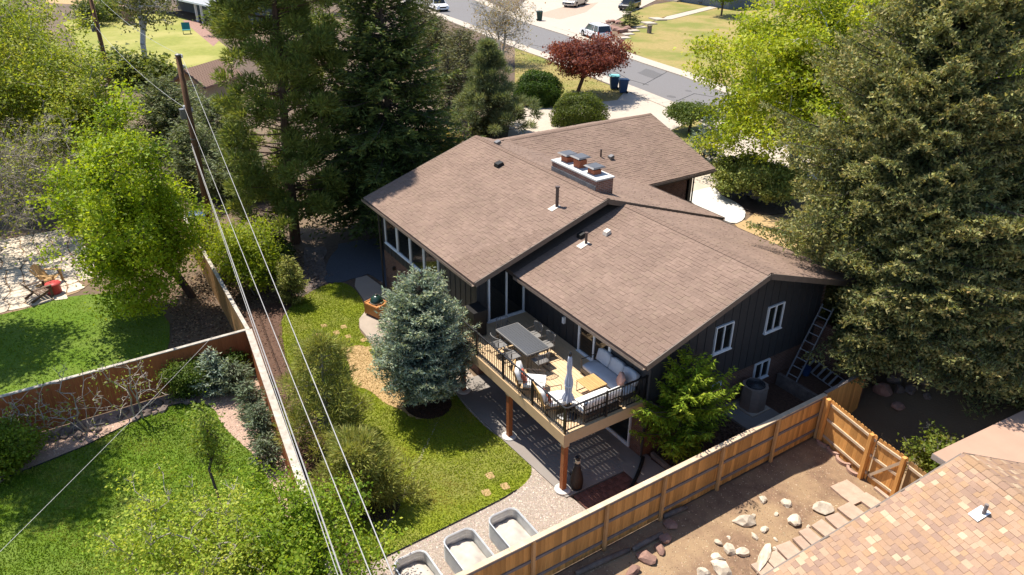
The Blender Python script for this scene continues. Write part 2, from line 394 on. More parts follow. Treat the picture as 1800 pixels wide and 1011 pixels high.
# ---------------------------------------------------------------- foliage
def unit(a): return a/np.maximum(np.linalg.norm(a, axis=-1, keepdims=True), 1e-9)
def kites(P, D, Nn, L, W):
    """leaf blades: base point P, along D, flat normal Nn, length L, width W"""
    S = unit(np.cross(D, Nn)); L = np.asarray(L).reshape(-1, 1); W = np.asarray(W).reshape(-1, 1)
    m = P + D*L*.45
    return np.stack([P, m+S*W/2, P+D*L, m-S*W/2], 1)
def blades(P, D, Nn, L, W):
    """small leaves or needle sprays as single pointed triangles"""
    S = unit(np.cross(D, Nn)); L = np.asarray(L).reshape(-1, 1); W = np.asarray(W).reshape(-1, 1)
    return np.stack([P-S*W/2, P+S*W/2, P+D*L], 1)
def tubes(segs, n=5):
    """(m,8) array p0 p1 r0 r1 -> quads"""
    if not len(segs): return np.zeros((0, 4, 3))
    s = np.asarray(segs, float); a, b, r0, r1 = s[:, :3], s[:, 3:6], s[:, 6:7], s[:, 7:8]
    d = unit(b-a); u = np.where(np.abs(d[:, 2:3]) > .9, np.array([[1., 0, 0]]), np.array([[0., 0, 1]]))
    x = unit(np.cross(d, u)); y = np.cross(d, x); q = []
    for k in range(n):
        c0, s0, c1, s1 = [f(2*math.pi*kk/n) for kk in (k, k+1) for f in (math.cos, math.sin)]
        q.append(np.stack([a+(x*c0+y*s0)*r0, a+(x*c1+y*s1)*r0, b+(x*c1+y*s1)*r1, b+(x*c0+y*s0)*r1], 1))
    return np.concatenate(q)
def mixc(cols, t, rng, jit=.12):
    """colours for values t in 0..1 along a list of colours, with jitter"""
    cols = np.asarray(cols, float); t = np.clip(t, 0, .9999)*(len(cols)-1); i = t.astype(int); f = (t-i)[:, None]
    c = cols[i]*(1-f) + cols[np.minimum(i+1, len(cols)-1)]*f
    return np.clip(c*(1+rng.normal(0, jit, (len(c), 1)))*(1+rng.normal(0, .05, c.shape)), .004, 1)
TREES = []
def finish_tree(name, label, cat, base, wood, bark, leafq, cols, lm, group=None, crown='crown', trunk='trunk'):
    root = thing(name, label, cat, base, group=group)
    if len(wood): link(trunk, npmesh(trunk, wood-np.array(base), 4, bark), root)
    if len(leafq): link(crown, npmesh(crown, leafq-np.array(base), leafq.shape[1], lm, cols), root)
    return root
def broadleaf(name, label, base, centre, radii, ncl, lpc, leaf, cols, cat='tree', seed=1, spread=.35, trunk_r=.18, bark='bark', twigs=0,
              trunks=1, hollow=.5, group=None, clip=None, lm='leaf', zmin=.1, lobes=.3, flat=.5, fine=True):
    """branching tree: leaf clusters fill an uneven crown, each joined to the nearest limb"""
    rng = np.random.default_rng(seed); base = np.array(base, float); centre = np.array(centre, float); radii = np.array(radii, float)
    d = unit(rng.normal(size=(ncl*2, 3))); r = rng.random(ncl*2)**(hollow)
    ph = rng.random((5, 3))*6; fr = rng.normal(size=(5, 3))*2.2
    lob = 1 + lobes*np.mean([np.sin(d@fr[k]*1.6+ph[k, 0]) for k in range(5)], 0)*1.8
    C = centre + d*(r*lob)[:, None]*radii
    C = C[C[:, 2] > base[2]+zmin][:ncl]
    if clip is not None: C = C[~clip(C)]
    nodes = []; par = []; rad0 = []
    for t in range(trunks):
        off = np.array([rng.normal()*.12, rng.normal()*.12, 0])*(trunks > 1)
        tgt = centre + (rng.normal(size=3)*radii*.35 if trunks > 1 else np.array([0, 0, -radii[2]*.1]))
        k0 = len(nodes); K = 6
        for i in range(K):
            f = i/(K-1); p = base+off + (tgt-base-off)*f + rng.normal(size=3)*.06*f*np.linalg.norm(tgt-base)*.5; p[2] = base[2] + (tgt[2]-base[2])*f if i else base[2]-.1
            nodes.append(p); par.append(-1 if i == 0 else len(nodes)-2)
    order = np.argsort(np.linalg.norm(C-centre*np.array([1, 1, .8])-base*np.array([0, 0, .2]), axis=1))
    cid = []
    for ci in order:
        p = C[ci]; A = np.array(nodes); dd = np.linalg.norm(A-p, axis=1) + .9*np.maximum(0, A[:, 2]-p[2]+.1) + np.where(A[:, 2] < base[2]+min(.5, .25*(centre[2]-base[2])), 3., 0)
        j = int(np.argmin(dd)); q = A[j]; mid = q*.5+p*.5 + rng.normal(size=3)*.07*np.linalg.norm(p-q) + np.array([0, 0, .05*np.linalg.norm(p-q)])
        nodes.append(mid); par.append(j); nodes.append(p); par.append(len(nodes)-2); cid.append(len(nodes)-1)
    cnt = np.ones(len(nodes))
    for i in range(len(nodes)-1, -1, -1):
        if par[i] >= 0: cnt[par[i]] += cnt[i]
    tot = cnt.max(); rr = np.maximum(.008, trunk_r*np.sqrt(cnt/tot))
    A = np.array(nodes); idx = np.array([i for i in range(len(nodes)) if par[i] >= 0]); pp = np.array(par)[idx]
    segs = np.concatenate([A[pp], A[idx], np.minimum(rr[pp], rr[idx]*1.7)[:, None], rr[idx][:, None]], 1)
    wood = [tubes(segs, 5)]
    if twigs:
        T = np.repeat(C, twigs, 0); td = unit(unit(T-centre)*.8+rng.normal(size=T.shape)*.8+np.array([0, 0, .25])); tl = rng.uniform(.3, .9, (len(T), 1))*spread*1.9
        wood.append(tubes(np.concatenate([T, T+td*tl, np.full((len(T), 1), .011), np.full((len(T), 1), .005)], 1), 3))
        T2 = T+td*tl*.5; t2 = unit(td+rng.normal(size=T.shape)*.7)
        wood.append(tubes(np.concatenate([T2, T2+t2*tl*.6, np.full((len(T), 1), .008), np.full((len(T), 1), .004)], 1), 3))
    leafq = np.zeros((0, 4, 3)); cl = None
    if lpc:
        k = rng.poisson(lpc, len(C)); P = np.repeat(C, k, 0); cv = np.repeat(rng.random(len(C)), k)
        P = P + rng.normal(size=P.shape)*np.array([1, 1, .75])*spread
        keep = P[:, 2] > base[2]+.03
        if clip is not None: keep &= ~clip(P)
        P = P[keep]; cv = cv[keep]
        nn = unit(rng.normal(size=P.shape) + np.array([0, 0, flat*2]) + unit(P-centre)*.4)
        dd = unit(np.cross(nn, rng.normal(size=P.shape)))
        L = leaf*rng.uniform(.6, 1.35, len(P))
        leafq = blades(P, dd, nn, L, L*rng.uniform(.6, .9, len(P))) if fine else kites(P, dd, nn, L, L*rng.uniform(.5, .75, len(P)))
        hgt = (P[:, 2]-base[2])/max(.1, (centre[2]+radii[2]-base[2]))
        cl = mixc(cols, .65*cv+.35*rng.random(len(P)), rng)
    return finish_tree(name, label, cat, tuple(base), np.concatenate(wood), bark, leafq, cl, lm, group)
def conifer(name, label, base, H, R, cols, cat='tree', seed=1, z0=.4, taper=1.0, step=.35, nb=6, tuft=.2, wid=.075, dens=.12, lean=(0, 0), droop=.25, up=.25,
            trunk_r=.18, bark='bark', spur=.34, pw=.8, clip=None, group=None, irregular=.25, tip=None, lm='needle', fan=.9, bulge=0., hang=.35, dome=None, bushy=0.):
    """whorled conifer: boughs carry flat sprays of needle tufts, pads with gaps between"""
    rng = np.random.default_rng(seed); b = np.array(base, float); lean = np.array([lean[0], lean[1], 0.])
    segs = []; P = []; D = []; T = []
    K = 10
    for i in range(K):
        f0, f1 = i/K, (i+1)/K
        segs.append([*(b+lean*f0+np.array([0, 0, H*f0-(.1 if i == 0 else 0)])), *(b+lean*f1+np.array([0, 0, H*f1])), trunk_r*(1-f0)+.015, trunk_r*(1-f1)+.015])
    z = z0
    while z < H*.985:
        f = z/H; prof = max(.02, (1-f)**pw*taper + bulge*math.sin(math.pi*min(1, f*1.25)))
        if dome: prof = max(.04, (1-f**dome)**.75)
        if z0 > 0: prof *= min(1, .55+ (z-z0)/(H*.12)*.45)
        for k in range(max(3, int(nb*(.6+.4*prof)+.5))):
            a = rng.random()*2*math.pi; L = max(.15, R*prof*(1+irregular*rng.normal()*.6)); L = min(L, R*1.3)
            zz = z+rng.normal()*step*.4; o = b+lean*min(1, zz/H)+np.array([0, 0, zz])
            h = np.array([math.cos(a), math.sin(a), 0]); e = up*(f*1.6-.25)+rng.normal()*.1
            n = max(3, int(L/dens)); t = (np.arange(n)+rng.random(n))/n
            crv = e*t - droop*(1-f)*t*t + .18*t**4
            pts = o + h*(L*t)[:, None] + np.array([0, 0, 1.])*(L*crv)[:, None]
            bp = [o + h*(L*tt) + np.array([0, 0, L*(e*tt-droop*(1-f)*tt*tt+.18*tt**4)]) for tt in (0, .35, .7, .96)]
            r0 = max(.008, min(.05, .012*L+.006))
            for q in range(3): segs.append([*bp[q], *bp[q+1], r0*(1-.3*q), r0*(.7-.3*q)+.002])
            for sd in (-1, 1, 0):
                m = t > (.18 if R > 1 else .05)
                if sd == 0: m = t > .55
                tp = pts[m]; tt = t[m]
                if not len(tp): continue
                ll = (L*spur*(1-tt)**.55+.10)*rng.uniform(.6, 1.2, len(tt)) if sd else np.full(len(tt), .12)
                side = np.array([-h[1], h[0], 0])*sd
                dr = unit(h*(1.0-.25*fan) + side*fan*.9 + np.array([0, 0, -.12]) + rng.normal(size=(len(tt), 3))*.16)
                kk = np.maximum(1, (ll/(tuft*.62)).astype(int)); ii = np.repeat(np.arange(len(tt)), kk)
                s = (np.concatenate([np.arange(q) for q in kk])+rng.random(len(ii)))/np.repeat(kk, kk)
                pp = tp[ii] + dr[ii]*(ll[ii]*s)[:, None]; pp[:, 2] -= hang*(ll[ii]*s)**2 + rng.random(len(ii))*.05
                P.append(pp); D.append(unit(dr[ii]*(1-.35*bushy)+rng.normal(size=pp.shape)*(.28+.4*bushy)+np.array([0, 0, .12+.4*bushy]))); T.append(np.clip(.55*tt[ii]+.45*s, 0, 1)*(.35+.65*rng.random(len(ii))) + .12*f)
        z += step*rng.uniform(.8, 1.2)*(1-.35*f)
    P = np.concatenate(P); D = np.concatenate(D); T = np.concatenate(T)
    keep = P[:, 2] > b[2]+.05
    if clip is not None: keep &= ~clip(P)
    P, D, T = P[keep], D[keep], T[keep]
    n1 = unit(np.cross(D, rng.normal(size=P.shape))); n2 = np.cross(D, n1)
    L = tuft*rng.uniform(.7, 1.3, len(P)); W = wid*rng.uniform(.7, 1.3, len(P))
    q = blades(P, D, unit(n1+np.array([0, 0, .5])), L, W)
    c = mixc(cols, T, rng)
    segs = np.array(segs)
    if clip is not None: segs = segs[~clip(segs[:, 3:6])]
    return finish_tree(name, label, cat, tuple(b), tubes(segs, 5), bark, q, c, lm, group)
def tufty_pine(name, label, base, H, R, cols, seed=1, ncl=160, per=38, tuft=.22, wid=.035, z0=.25, lean=(0, 0), trunk_r=.15, bark='pine_bark', spread=.28, cat='tree', pw=.6, group=None, clip=None, hollow=.42):
    """pine: needle balls at the branch ends"""
    rng = np.random.default_rng(seed); b = np.array(base, float); lean = np.array([*lean, 0.])
    f = z0 + (1-z0)*rng.random(ncl)**1.15; a = rng.random(ncl)*2*math.pi; rr = R*((1-f)**pw+.05)*rng.random(ncl)**hollow*rng.uniform(.75, 1.15, ncl)
    ax = b + lean*f[:, None] + np.stack([0*f, 0*f, H*f], 1)
    C = ax + np.stack([rr*np.cos(a), rr*np.sin(a), rr*rng.normal(.05, .1, ncl)], 1)
    if clip is not None: k = ~clip(C); C, ax, rr = C[k], ax[k], rr[k]
    segs = [[*(b+lean*i/8+np.array([0, 0, H*i/8-(.1 if i == 0 else 0)])), *(b+lean*(i+1)/8+np.array([0, 0, H*(i+1)/8])), trunk_r*(1-i/8)+.02, trunk_r*(1-(i+1)/8)+.02] for i in range(8)]
    for c, x, r in zip(C, ax, rr):
        s = x-np.array([0, 0, r*.15]); m = (s+c)/2+np.array([0, 0, -.04*r]); w_ = .012+.01*r
        segs += [[*s, *m, w_, w_*.7], [*m, *c, w_*.7, .008]]
    P = np.repeat(C, per, 0); cv = np.repeat(rng.random(len(C)), per); rnd_ = unit(rng.normal(size=P.shape))*rng.random((len(P), 1))**.5
    P = P + rnd_*spread*1.5*np.array([1, 1, .8]); out = unit(rnd_*1.1+np.repeat(unit(C-ax), per, 0)*.35+np.array([0, 0, .4])+rng.normal(size=P.shape)*.3)
    n1 = unit(np.cross(out, rng.normal(size=P.shape))); n2 = np.cross(out, n1); L = tuft*rng.uniform(.7, 1.3, len(P)); W = np.full(len(P), wid)
    q = blades(P, out, n1, L, W); c = mixc(cols, .5*cv+.5*rng.random(len(P)), rng)
    return finish_tree(name, label, cat, tuple(b), tubes(np.array(segs), 5), bark, q, c, 'needle', group)
def clipped_shrub(name, label, base, radii, cols, n=9000, leaf=.07, seed=1, cat='shrub', zc=.45, group=None, lm='leaf', shell=.16, stem=.05, bark='bark'):
    """sheared bush: dense shell of small leaves round a twiggy heart"""
    rng = np.random.default_rng(seed); b = np.array(base, float); radii = np.array(radii, float); c = b+np.array([0, 0, radii[2]*zc])
    d = unit(rng.normal(size=(n, 3))); s = 1-np.abs(rng.normal(0, shell, n)); lob = 1+.07*np.sin(d@np.array([5., 3, 4])+seed)+.06*np.sin(d@np.array([-7., 6, 5]))+.05*np.sin(d@np.array([11., -9, 8])+2*seed)+np.where(rng.random(n) < .03, rng.random(n)*.1, 0)
    P = c + d*(s*lob)[:, None]*radii; k = P[:, 2] > b[2]+.02; P, d = P[k], d[k]
    nn = unit(d+rng.normal(size=d.shape)*.6); dd = unit(np.cross(nn, rng.normal(size=d.shape))); L = leaf*rng.uniform(.6, 1.4, len(P))
    q = blades(P, dd, nn, L, L*.75)
    T = c+unit(rng.normal(size=(90, 3)))*radii*.8; T[:, 2] = np.maximum(T[:, 2], b[2]+.1)
    segs = np.concatenate([np.tile(b, (90, 1)), T, np.full((90, 1), stem*.5), np.full((90, 1), .006)], 1)
    return finish_tree(name, label, cat, tuple(b), tubes(segs, 4), bark, q, mixc(cols, rng.random(len(P)), rng), lm, group, crown='foliage', trunk='stems')
def vnoise(P, s, seed=0):
    """cheap smooth noise at plan points"""
    r = np.random.default_rng(seed); v = 0
    for k in range(6):
        a = r.normal(size=2)*s*(1+.7*k); v = v + np.sin(P[:, 0]*a[0]+P[:, 1]*a[1]+r.random()*6)/(1+.35*k)
    return v/2.2
def inpoly(P, poly):
    x, y = P[:, 0], P[:, 1]; ins = np.zeros(len(P), bool); n = len(poly)
    for i in range(n):
        x1, y1 = poly[i][:2]; x2, y2 = poly[(i+1) % n][:2]
        c = ((y1 > y) != (y2 > y)) & (x < (x2-x1)*(y-y1)/((y2-y1) if abs(y2-y1) > 1e-9 else 1e-9)+x1); ins ^= c
    return ins
def scatter(poly, n, rng, holes=()):
    q = np.array([p[:2] for p in poly]); lo, hi = q.min(0), q.max(0)
    P = lo+(hi-lo)*rng.random((n, 2)); k = inpoly(P, poly)
    for h in holes: k &= ~inpoly(P, h)
    return P[k]
def grass(name, label, poly, n, cols, z=.02, h=.06, seed=1, holes=(), drys=0.3, dry=(.33, .27, .06), zf=None):
    rng = np.random.default_rng(seed); P = scatter(poly, n, rng, holes); m = len(P)
    a = rng.random(m)*6.283; hh = h*rng.uniform(.4, 1.4, m); wd = rng.uniform(.012, .026, m)
    zz = np.full(m, z) if zf is None else np.array([zf(*p) for p in P])+z
    B = np.stack([P[:, 0], P[:, 1], zz], 1); s = np.stack([np.cos(a)*wd, np.sin(a)*wd, 0*a], 1); t = np.stack([rng.normal(size=m)*hh*.6, rng.normal(size=m)*hh*.6, hh], 1)
    V = np.stack([B-s, B+s, B+t], 1); nz = vnoise(P, .9, seed)*.5+vnoise(P, 3., seed+1)*.35
    c = mixc(cols, np.clip(.5+.35*nz+.25*rng.normal(size=m), 0, 1), rng); f = np.clip((nz-1+drys*1.6)*1.5+rng.normal(size=m)*.25, 0, 1)[:, None]
    o = link(name, npmesh(name, V, 3, 'blade', c*(1-f)+np.array(dry)*f)); tag(o, label, 'grass', kind='stuff'); return o
def chips(name, label, poly, n, cols, size, z=.02, seed=1, holes=(), flat=.5, cat='gravel', zf=None):
    rng = np.random.default_rng(seed); P = scatter(poly, n, rng, holes); m = len(P); a = rng.random(m)*6.283; s = size*rng.uniform(.5, 1.5, m)
    zz = np.full(m, z) if zf is None else np.array([zf(*p) for p in P])+z
    c3 = np.stack([P[:, 0], P[:, 1], zz], 1); r = [c3+np.stack([np.cos(a+k*2.09)*s*rng.uniform(.6, 1.2, m), np.sin(a+k*2.09)*s*rng.uniform(.6, 1.2, m), 0*a], 1) for k in range(3)]
    top = c3+np.stack([rng.normal(size=m)*s*.3, rng.normal(size=m)*s*.3, s*flat*rng.uniform(.6, 1.4, m)], 1)
    V = np.concatenate([np.stack([r[k], r[(k+1) % 3], top], 1) for k in range(3)]); c = mixc(cols, rng.random(m), rng, .2)
    o = link(name, npmesh(name, V, 3, 'chip', np.concatenate([c, c, c]))); tag(o, label, cat, kind='stuff'); return o
def rock_mesh(name, mat, sx, sy, sz, seed, cuts=7, sub_=2):
    """angular boulder: an ico ball cut by random planes"""
    rng = np.random.default_rng(seed); bm = bmesh.new(); bmesh.ops.create_icosphere(bm, subdivisions=sub_, radius=1)
    pl = [(unit(rng.normal(size=3)), rng.uniform(.5, .85)) for _ in range(cuts+3)]
    for v in bm.verts:
        p = np.array(v.co)
        for n_, d_ in pl:
            k = p@n_
            if k > d_: p = p-n_*(k-d_)
        p = p*(1+rng.normal()*.05); v.co = (p[0]*sx, p[1]*sy, p[2]*sz)
    me = bpy.data.meshes.new(name); bm.to_mesh(me); bm.free(); me.materials.append(MT[mat]); return me
# ---------------------------------------------------------------- ground
def P2(*px, z=0.): return [at(a, b, z)[:2] for a, b in px]
def ground():
    xs = np.concatenate([np.linspace(-420, -100, 17), np.linspace(-96, 30, 127), np.linspace(40, 200, 9)])
    ys = np.concatenate([np.linspace(-160, -20, 8), np.linspace(-16, 60, 77), np.linspace(66, 420, 20)])
    mb = MB(); nx, ny = len(xs), len(ys)
    vs = [(x, y, zg(x, y)-.004) for x in xs for y in ys]
    fs = [(i*ny+j, (i+1)*ny+j, (i+1)*ny+j+1, i*ny+j+1) for i in range(nx-1) for j in range(ny-1)]
    mb.add(vs, fs); struct('ground', mb, 'soil', True)
ground()
def sheet(name, pts, z, mat, thick=None, label=None): return struct(name, MB().poly(pts, z-(thick or .03), z), mat, label=label)
def wob(pts, amp=.12, n=4, seed=1):
    """add points along the edges and make them a little uneven"""
    r = random.Random(seed); out = []
    for i in range(len(pts)):
        a, b = pts[i], pts[(i+1) % len(pts)]
        for k in range(n):
            f = k/n; out.append((a[0]+(b[0]-a[0])*f+r.uniform(-amp, amp)*(k > 0), a[1]+(b[1]-a[1])*f+r.uniform(-amp, amp)*(k > 0)))
    return out
def smooth(pts, it=2):
    for _ in range(it):
        out = []
        for i in range(len(pts)):
            a, b = pts[i], pts[(i+1) % len(pts)]
            out += [(a[0]*.75+b[0]*.25, a[1]*.75+b[1]*.25), (a[0]*.25+b[0]*.75, a[1]*.25+b[1]*.75)]
        pts = out
    return pts
def circle(cx, cy, rx, ry=None, n=28, rot=0): 
    ry = ry or rx; return [(cx+rx*math.cos(2*math.pi*k/n)*math.cos(rot)-ry*math.sin(2*math.pi*k/n)*math.sin(rot), cy+rx*math.cos(2*math.pi*k/n)*math.sin(rot)+ry*math.sin(2*math.pi*k/n)*math.cos(rot)) for k in range(n)]
# back yard of the dark house
EDGE = smooth([(-15.02, 5.0), (-15.05, 6.4), (-15.1, 7.6), (-15.15, 8.8), (-15.22, 9.9), (-15.42, 10.75), (-15.8, 11.2), (-16.5, 11.45), (-17.3, 11.4), (-17.95, 11.1), (-19.0, 11.02), (-20.4, 11.05), (-21.3, 11.25),
               (-22.5, 10.2), (-24.1, 9.9), (-25.9, 9.85), (-27.8, 9.9), (-28.9, 11.0), (-31.8, 11.3), (-32.3, 10.3), (-31.6, 8.8), (-30.2, 7.3), (-27.4, 6.37), (-23.3, 6.0), (-20.8, 5.45), (-18, 5.1), (-16, 4.9)], 2)
sheet('lawn', EDGE, .014, 'lawn')
DRY = smooth(wob([(-26.6, 8.8), (-25.0, 8.5), (-23.4, 8.1), (-21.8, 8.6), (-20.6, 9.0), (-20.2, 9.4), (-20.6, 10.6), (-21.4, 10.9), (-22.6, 10.0), (-24.1, 9.7), (-25.9, 9.6)], .2, 3, 4), 1)
sheet('dry_grass', DRY, .02, 'tan_lawn')
sheet('mulch_ring', circle(-20.95, 9.95, .98, .86), .034, 'mulch')
PM = at(662, 885); sheet('mulch_bed', smooth(circle(PM[0], PM[1], .85, .7), 1), .032, 'mulch')
STRIP = wob([(-31.5, 5.6), (-26.6, 5.35), (-16.2, 4.2), (-15.4, 4.2), (-15.2, 4.9), (-18.5, 5.35), (-20.0, 6.2), (-21.0, 6.0), (-23, 6.2), (-27.0, 6.5), (-30.0, 7.3), (-31.8, 8.6)], .06, 4, 9)
sheet('fence_bed', STRIP, .026, 'brown_mulch')
GRAV = [(-11.95, 4.4), (-11.95, 11.7), (-13.2, 11.6), (-14.2, 11.5), (-20.9, 11.45), (-21.35, 11.3)] + [(p[0]-.02, p[1]+.02) for p in EDGE if p[0] > -21.3 and p[1] > 5.05 and not (p[1] < 6.2 and p[0] < -15.6)][::-1] + [(-15.05, 4.4)]
sheet('gravel_path', GRAV, .010, 'gravel')
e = MB(); ed = [p for p in EDGE if p[0] > -21.2 and not (p[1] < 6.3 and p[0] < -15.6)]
ed = ed[[i for i in range(len(ed))][0]:]
e.tube([(p[0]+.0, p[1], .03) for p in sorted([q for q in ed if q[0] > -15.5 and q[1] < 10.4], key=lambda q: q[1])], .022, 5); struct('lawn_edging', e, 'black_rubber')
sheet('patio', [(-21.5, 11.15), (-19, 11.12), (-17.2, 11.2), (-14.15, 11.35), (-14.1, 14.9), (-21.5, 14.9)], .05, 'patio_concrete', .08)
sheet('walkway', smooth([(-28.95, 11.05), (-27.9, 9.98), (-26, 9.93), (-24, 10.02), (-22.5, 10.35), (-21.1, 11.3), (-21.1, 12.55), (-32.0, 12.55), (-32.0, 11.4)], 1), .042, 'path_concrete', .07)
sheet('gravel_pad', wob([(-32.4, 10.3), (-34.2, 11.0), (-36.4, 12.5), (-36.0, 14.6), (-32.6, 14.4), (-30.4, 14.4), (-30.4, 12.6), (-32.2, 12.4), (-32.0, 11.2)], .1, 4, 2), .02, 'blue_gravel')
sheet('rock_swale', smooth(wob([(-31.6, 8.9), (-32.4, 10.4), (-34.4, 11.0), (-36.5, 11.8), (-37, 10.8), (-34, 9.6), (-32.6, 8.3)], .15, 3, 3), 1), .016, 'grey_rock')
# side yard behind the new fence rises towards the front
def zside(y): return .02 + .55*sstep(14.6, 19.2, y) + .42*(1 if y > 21.35 else 0)
mb = MB(); ys = [13.62, 14.4, 15, 15.8, 16.6, 17.4, 18.2, 19, 19.8, 20.6, 21.34, 21.36, 22.2, 23.1]
vs = [(x, y, zside(y)) for y in ys for x in (-14.42, -13.6, -12.8, -12.04)] + [(x, y, -.05) for y in ys for x in (-12.04,)]
fs = [(j*4+i, j*4+i+1, j*4+i+5, j*4+i+4) for j in range(len(ys)-1) for i in range(3)]
mb.add(vs, fs); struct('side_yard', mb, 'brown_mulch')
sheet('landing', [(-14.4, 13.68), (-12.06, 13.68), (-12.06, 14.75), (-13.0, 14.9), (-14.4, 14.8)], .07, 'patio_concrete', .06)
mb = MB().beam((-14.3, 21.33, .82), (-12.1, 21.33, .82), .14, .5); tag(link('retaining_timber', mb.mesh('retaining_timber', 'log_grey')), 'grey sleeper edging the raised soil under the leaning ladder', 'timber')
mb = MB().beam((-14.2, 15.0, .12), (-12.6, 14.95, .12), .12, .16).beam((-12.6, 14.95, .12), (-12.2, 15.6, .12), .12, .16)
tag(link('bed_timber', mb.mesh('bed_timber', 'log_grey')), 'low timber edge of the mulch bed by the brick corner', 'timber')
# dirt yard beyond the fence
DIRT = wob([(-11.85, 3), (-11.85, 24), (-11.2, 24.6), (-7.5, 24.4), (-4, 26), (0, 26), (0, 3)], .05, 4, 6)
sheet('dirt_yard', DIRT, .012, 'dirt')
# left neighbour's garden
BED = [(-26.6, -14), (-26.75, 5.2), (-16.4, 4.0), (-9, 3.0), (-9, -14)]
sheet('gravel_bed', BED, .008, 'pink_gravel')
LAWN2 = smooth(P2((0, 845), (60, 822), (150, 785), (235, 742), (300, 714), (345, 706), (378, 718), (388, 745), (420, 778), (448, 800), (475, 850), (500, 910), (540, 980), (600, 1080), (520, 1200), (0, 1500), (-400, 1200)), 1)
sheet('green_lawn', LAWN2, .022, 'lush_lawn')
mb = MB(); pts = P2((-60, 868), (0, 845), (60, 822), (150, 785), (235, 742), (300, 714), (345, 706)); mb.tube([(p[0], p[1], .03) for p in pts], .03, 5); struct('bed_edging', mb, 'black_rubber')
LAWN3 = smooth([(-37.2, -12), (-37.1, -3.2), (-37.16, -1.85), (-37.55, -.2), (-36, 2.2), (-33, 3.2), (-30, 2.6), (-27.2, 1.2), (-26.9, -12)], 1)
sheet('shady_lawn', LAWN3, .02, 'lush_lawn')
FLAG = [(-37.15, -9), (-37.15, -1.9), (-37.7, 0), (-39, 1.2), (-44, 2), (-48, -2), (-48, -9)]
flag = sheet('flagstone_patio', FLAG, .018, 'dirt')
def flags(x0, x1, y0, y1, s, poly, seed, parent, z, mat, h=.03):
    r = random.Random(seed); nx, ny = int((x1-x0)/s), int((y1-y0)/s)
    J = {(i, j): (x0+i*s+r.uniform(-.3, .3)*s, y0+j*s+r.uniform(-.3, .3)*s) for i in range(-1, nx+2) for j in range(-1, ny+2)}
    k = 0
    for i in range(nx):
        for j in range(ny):
            o = j % 2; q = [J[i, j], J[i+1, j], J[i+1, j+1], J[i, j+1]]
            c = (sum(p[0] for p in q)/4, sum(p[1] for p in q)/4)
            if not inpoly(np.array([c]), poly)[0]: continue
            q = [((p[0]-c[0])*.94, (p[1]-c[1])*.94) for p in q]; q = [(a[0]*(1-f)+b[0]*f, a[1]*(1-f)+b[1]*f) for a, b in zip(q, q[1:]+q[:1]) for f in (.1, .5, .9)]; q = [(p[0]*r.uniform(.97, 1.02), p[1]*r.uniform(.97, 1.02)) for p in q]
            k += 1
            if k > 300: return
            piece('flagstone', MB().poly(q, 0, h*r.uniform(.7, 1.3)).mesh('flagstone', mat), parent, (c[0], c[1], z))
flags(-46.5, -37, -7.5, 1.6, .78, FLAG, 3, flag, .02, 'flagstone')
# paver terrace under the deck corner
pv = sheet('paver_terrace', [(-14.08, 11.55), (-14.08, 13.66), (-12.06, 13.66), (-12.06, 11.62)], .026, 'mulch')
pm = MB().box(-.098, .098, -.048, .048, 0, .03).mesh('paver', 'paver')
for i in range(10):
    for j in range(21):
        piece('paver', pm, pv, (-13.97+i*.204, 11.63+j*.1, .028+random.uniform(-.002, .002)), rot=(random.uniform(-.02, .02), random.uniform(-.02, .02), random.uniform(-.02, .02)))
# street side: road, pavements, drives and lawns (level, z = 1.5)
Z1 = 1.5
near = [(2300, 690), (1700, 420), (1500, 330), (1400, 286), (1266, 228), (1183, 195), (1110, 165), (1040, 137), (964, 106), (913, 88), (850, 62), (790, 38), (740, 20), (690, 4)]
far = [(830, -18), (850, 0), (880, 14), (940, 39), (1010, 60), (1097, 91), (1153, 110), (1225, 133), (1400, 200), (1700, 320), (2300, 560)]
road = sheet('road', P2(*near, *far, z=Z1), Z1+.006, 'asphalt')
def strip(name, line, w, z0, z1, mat, label=None, side=1):
    p = P2(*line, z=Z1); q = []
    for i in range(len(p)):
        a, b = Vector(p[max(0, i-1)]), Vector(p[min(len(p)-1, i+1)]); d = (b-a).normalized(); n = Vector((-d.y, d.x))*side
        q.append((p[i][0]+n.x*w, p[i][1]+n.y*w))
    return struct(name, MB().poly(p+q[::-1], z0, z1), mat, label=label)
strip('pavement', near, 1.5, Z1-.05, Z1+.10, 'kerb', side=-1)
strip('pavement', far, 1.6, Z1-.05, Z1+.10, 'kerb', side=-1)
def seams(line, w, side, n):
    p = P2(*line, z=Z1); out = []
    for i in range(len(p)-1):
        a, b = Vector(p[i]), Vector(p[i+1]); L = (b-a).length; d = (b-a)/L; nn = Vector((-d.y, d.x))*side
        k = 0.7
        while k < L: out.append((a+d*k, nn)); k += 1.5
    mb = MB()
    for c, nn in out[:90]:
        d = Vector((nn.y, -nn.x)); q = [c+nn*.05-d*.012, c+nn*.05+d*.012, c+nn*(w-.05)+d*.012, c+nn*(w-.05)-d*.012]
        mb.add([(v.x, v.y, Z1+.104) for v in q], [(0, 1, 2, 3)])
    return mb
struct('pavement_joints', seams(near[3:9], 1.5, -1, 1.5), 'asphalt', kind='stuff')
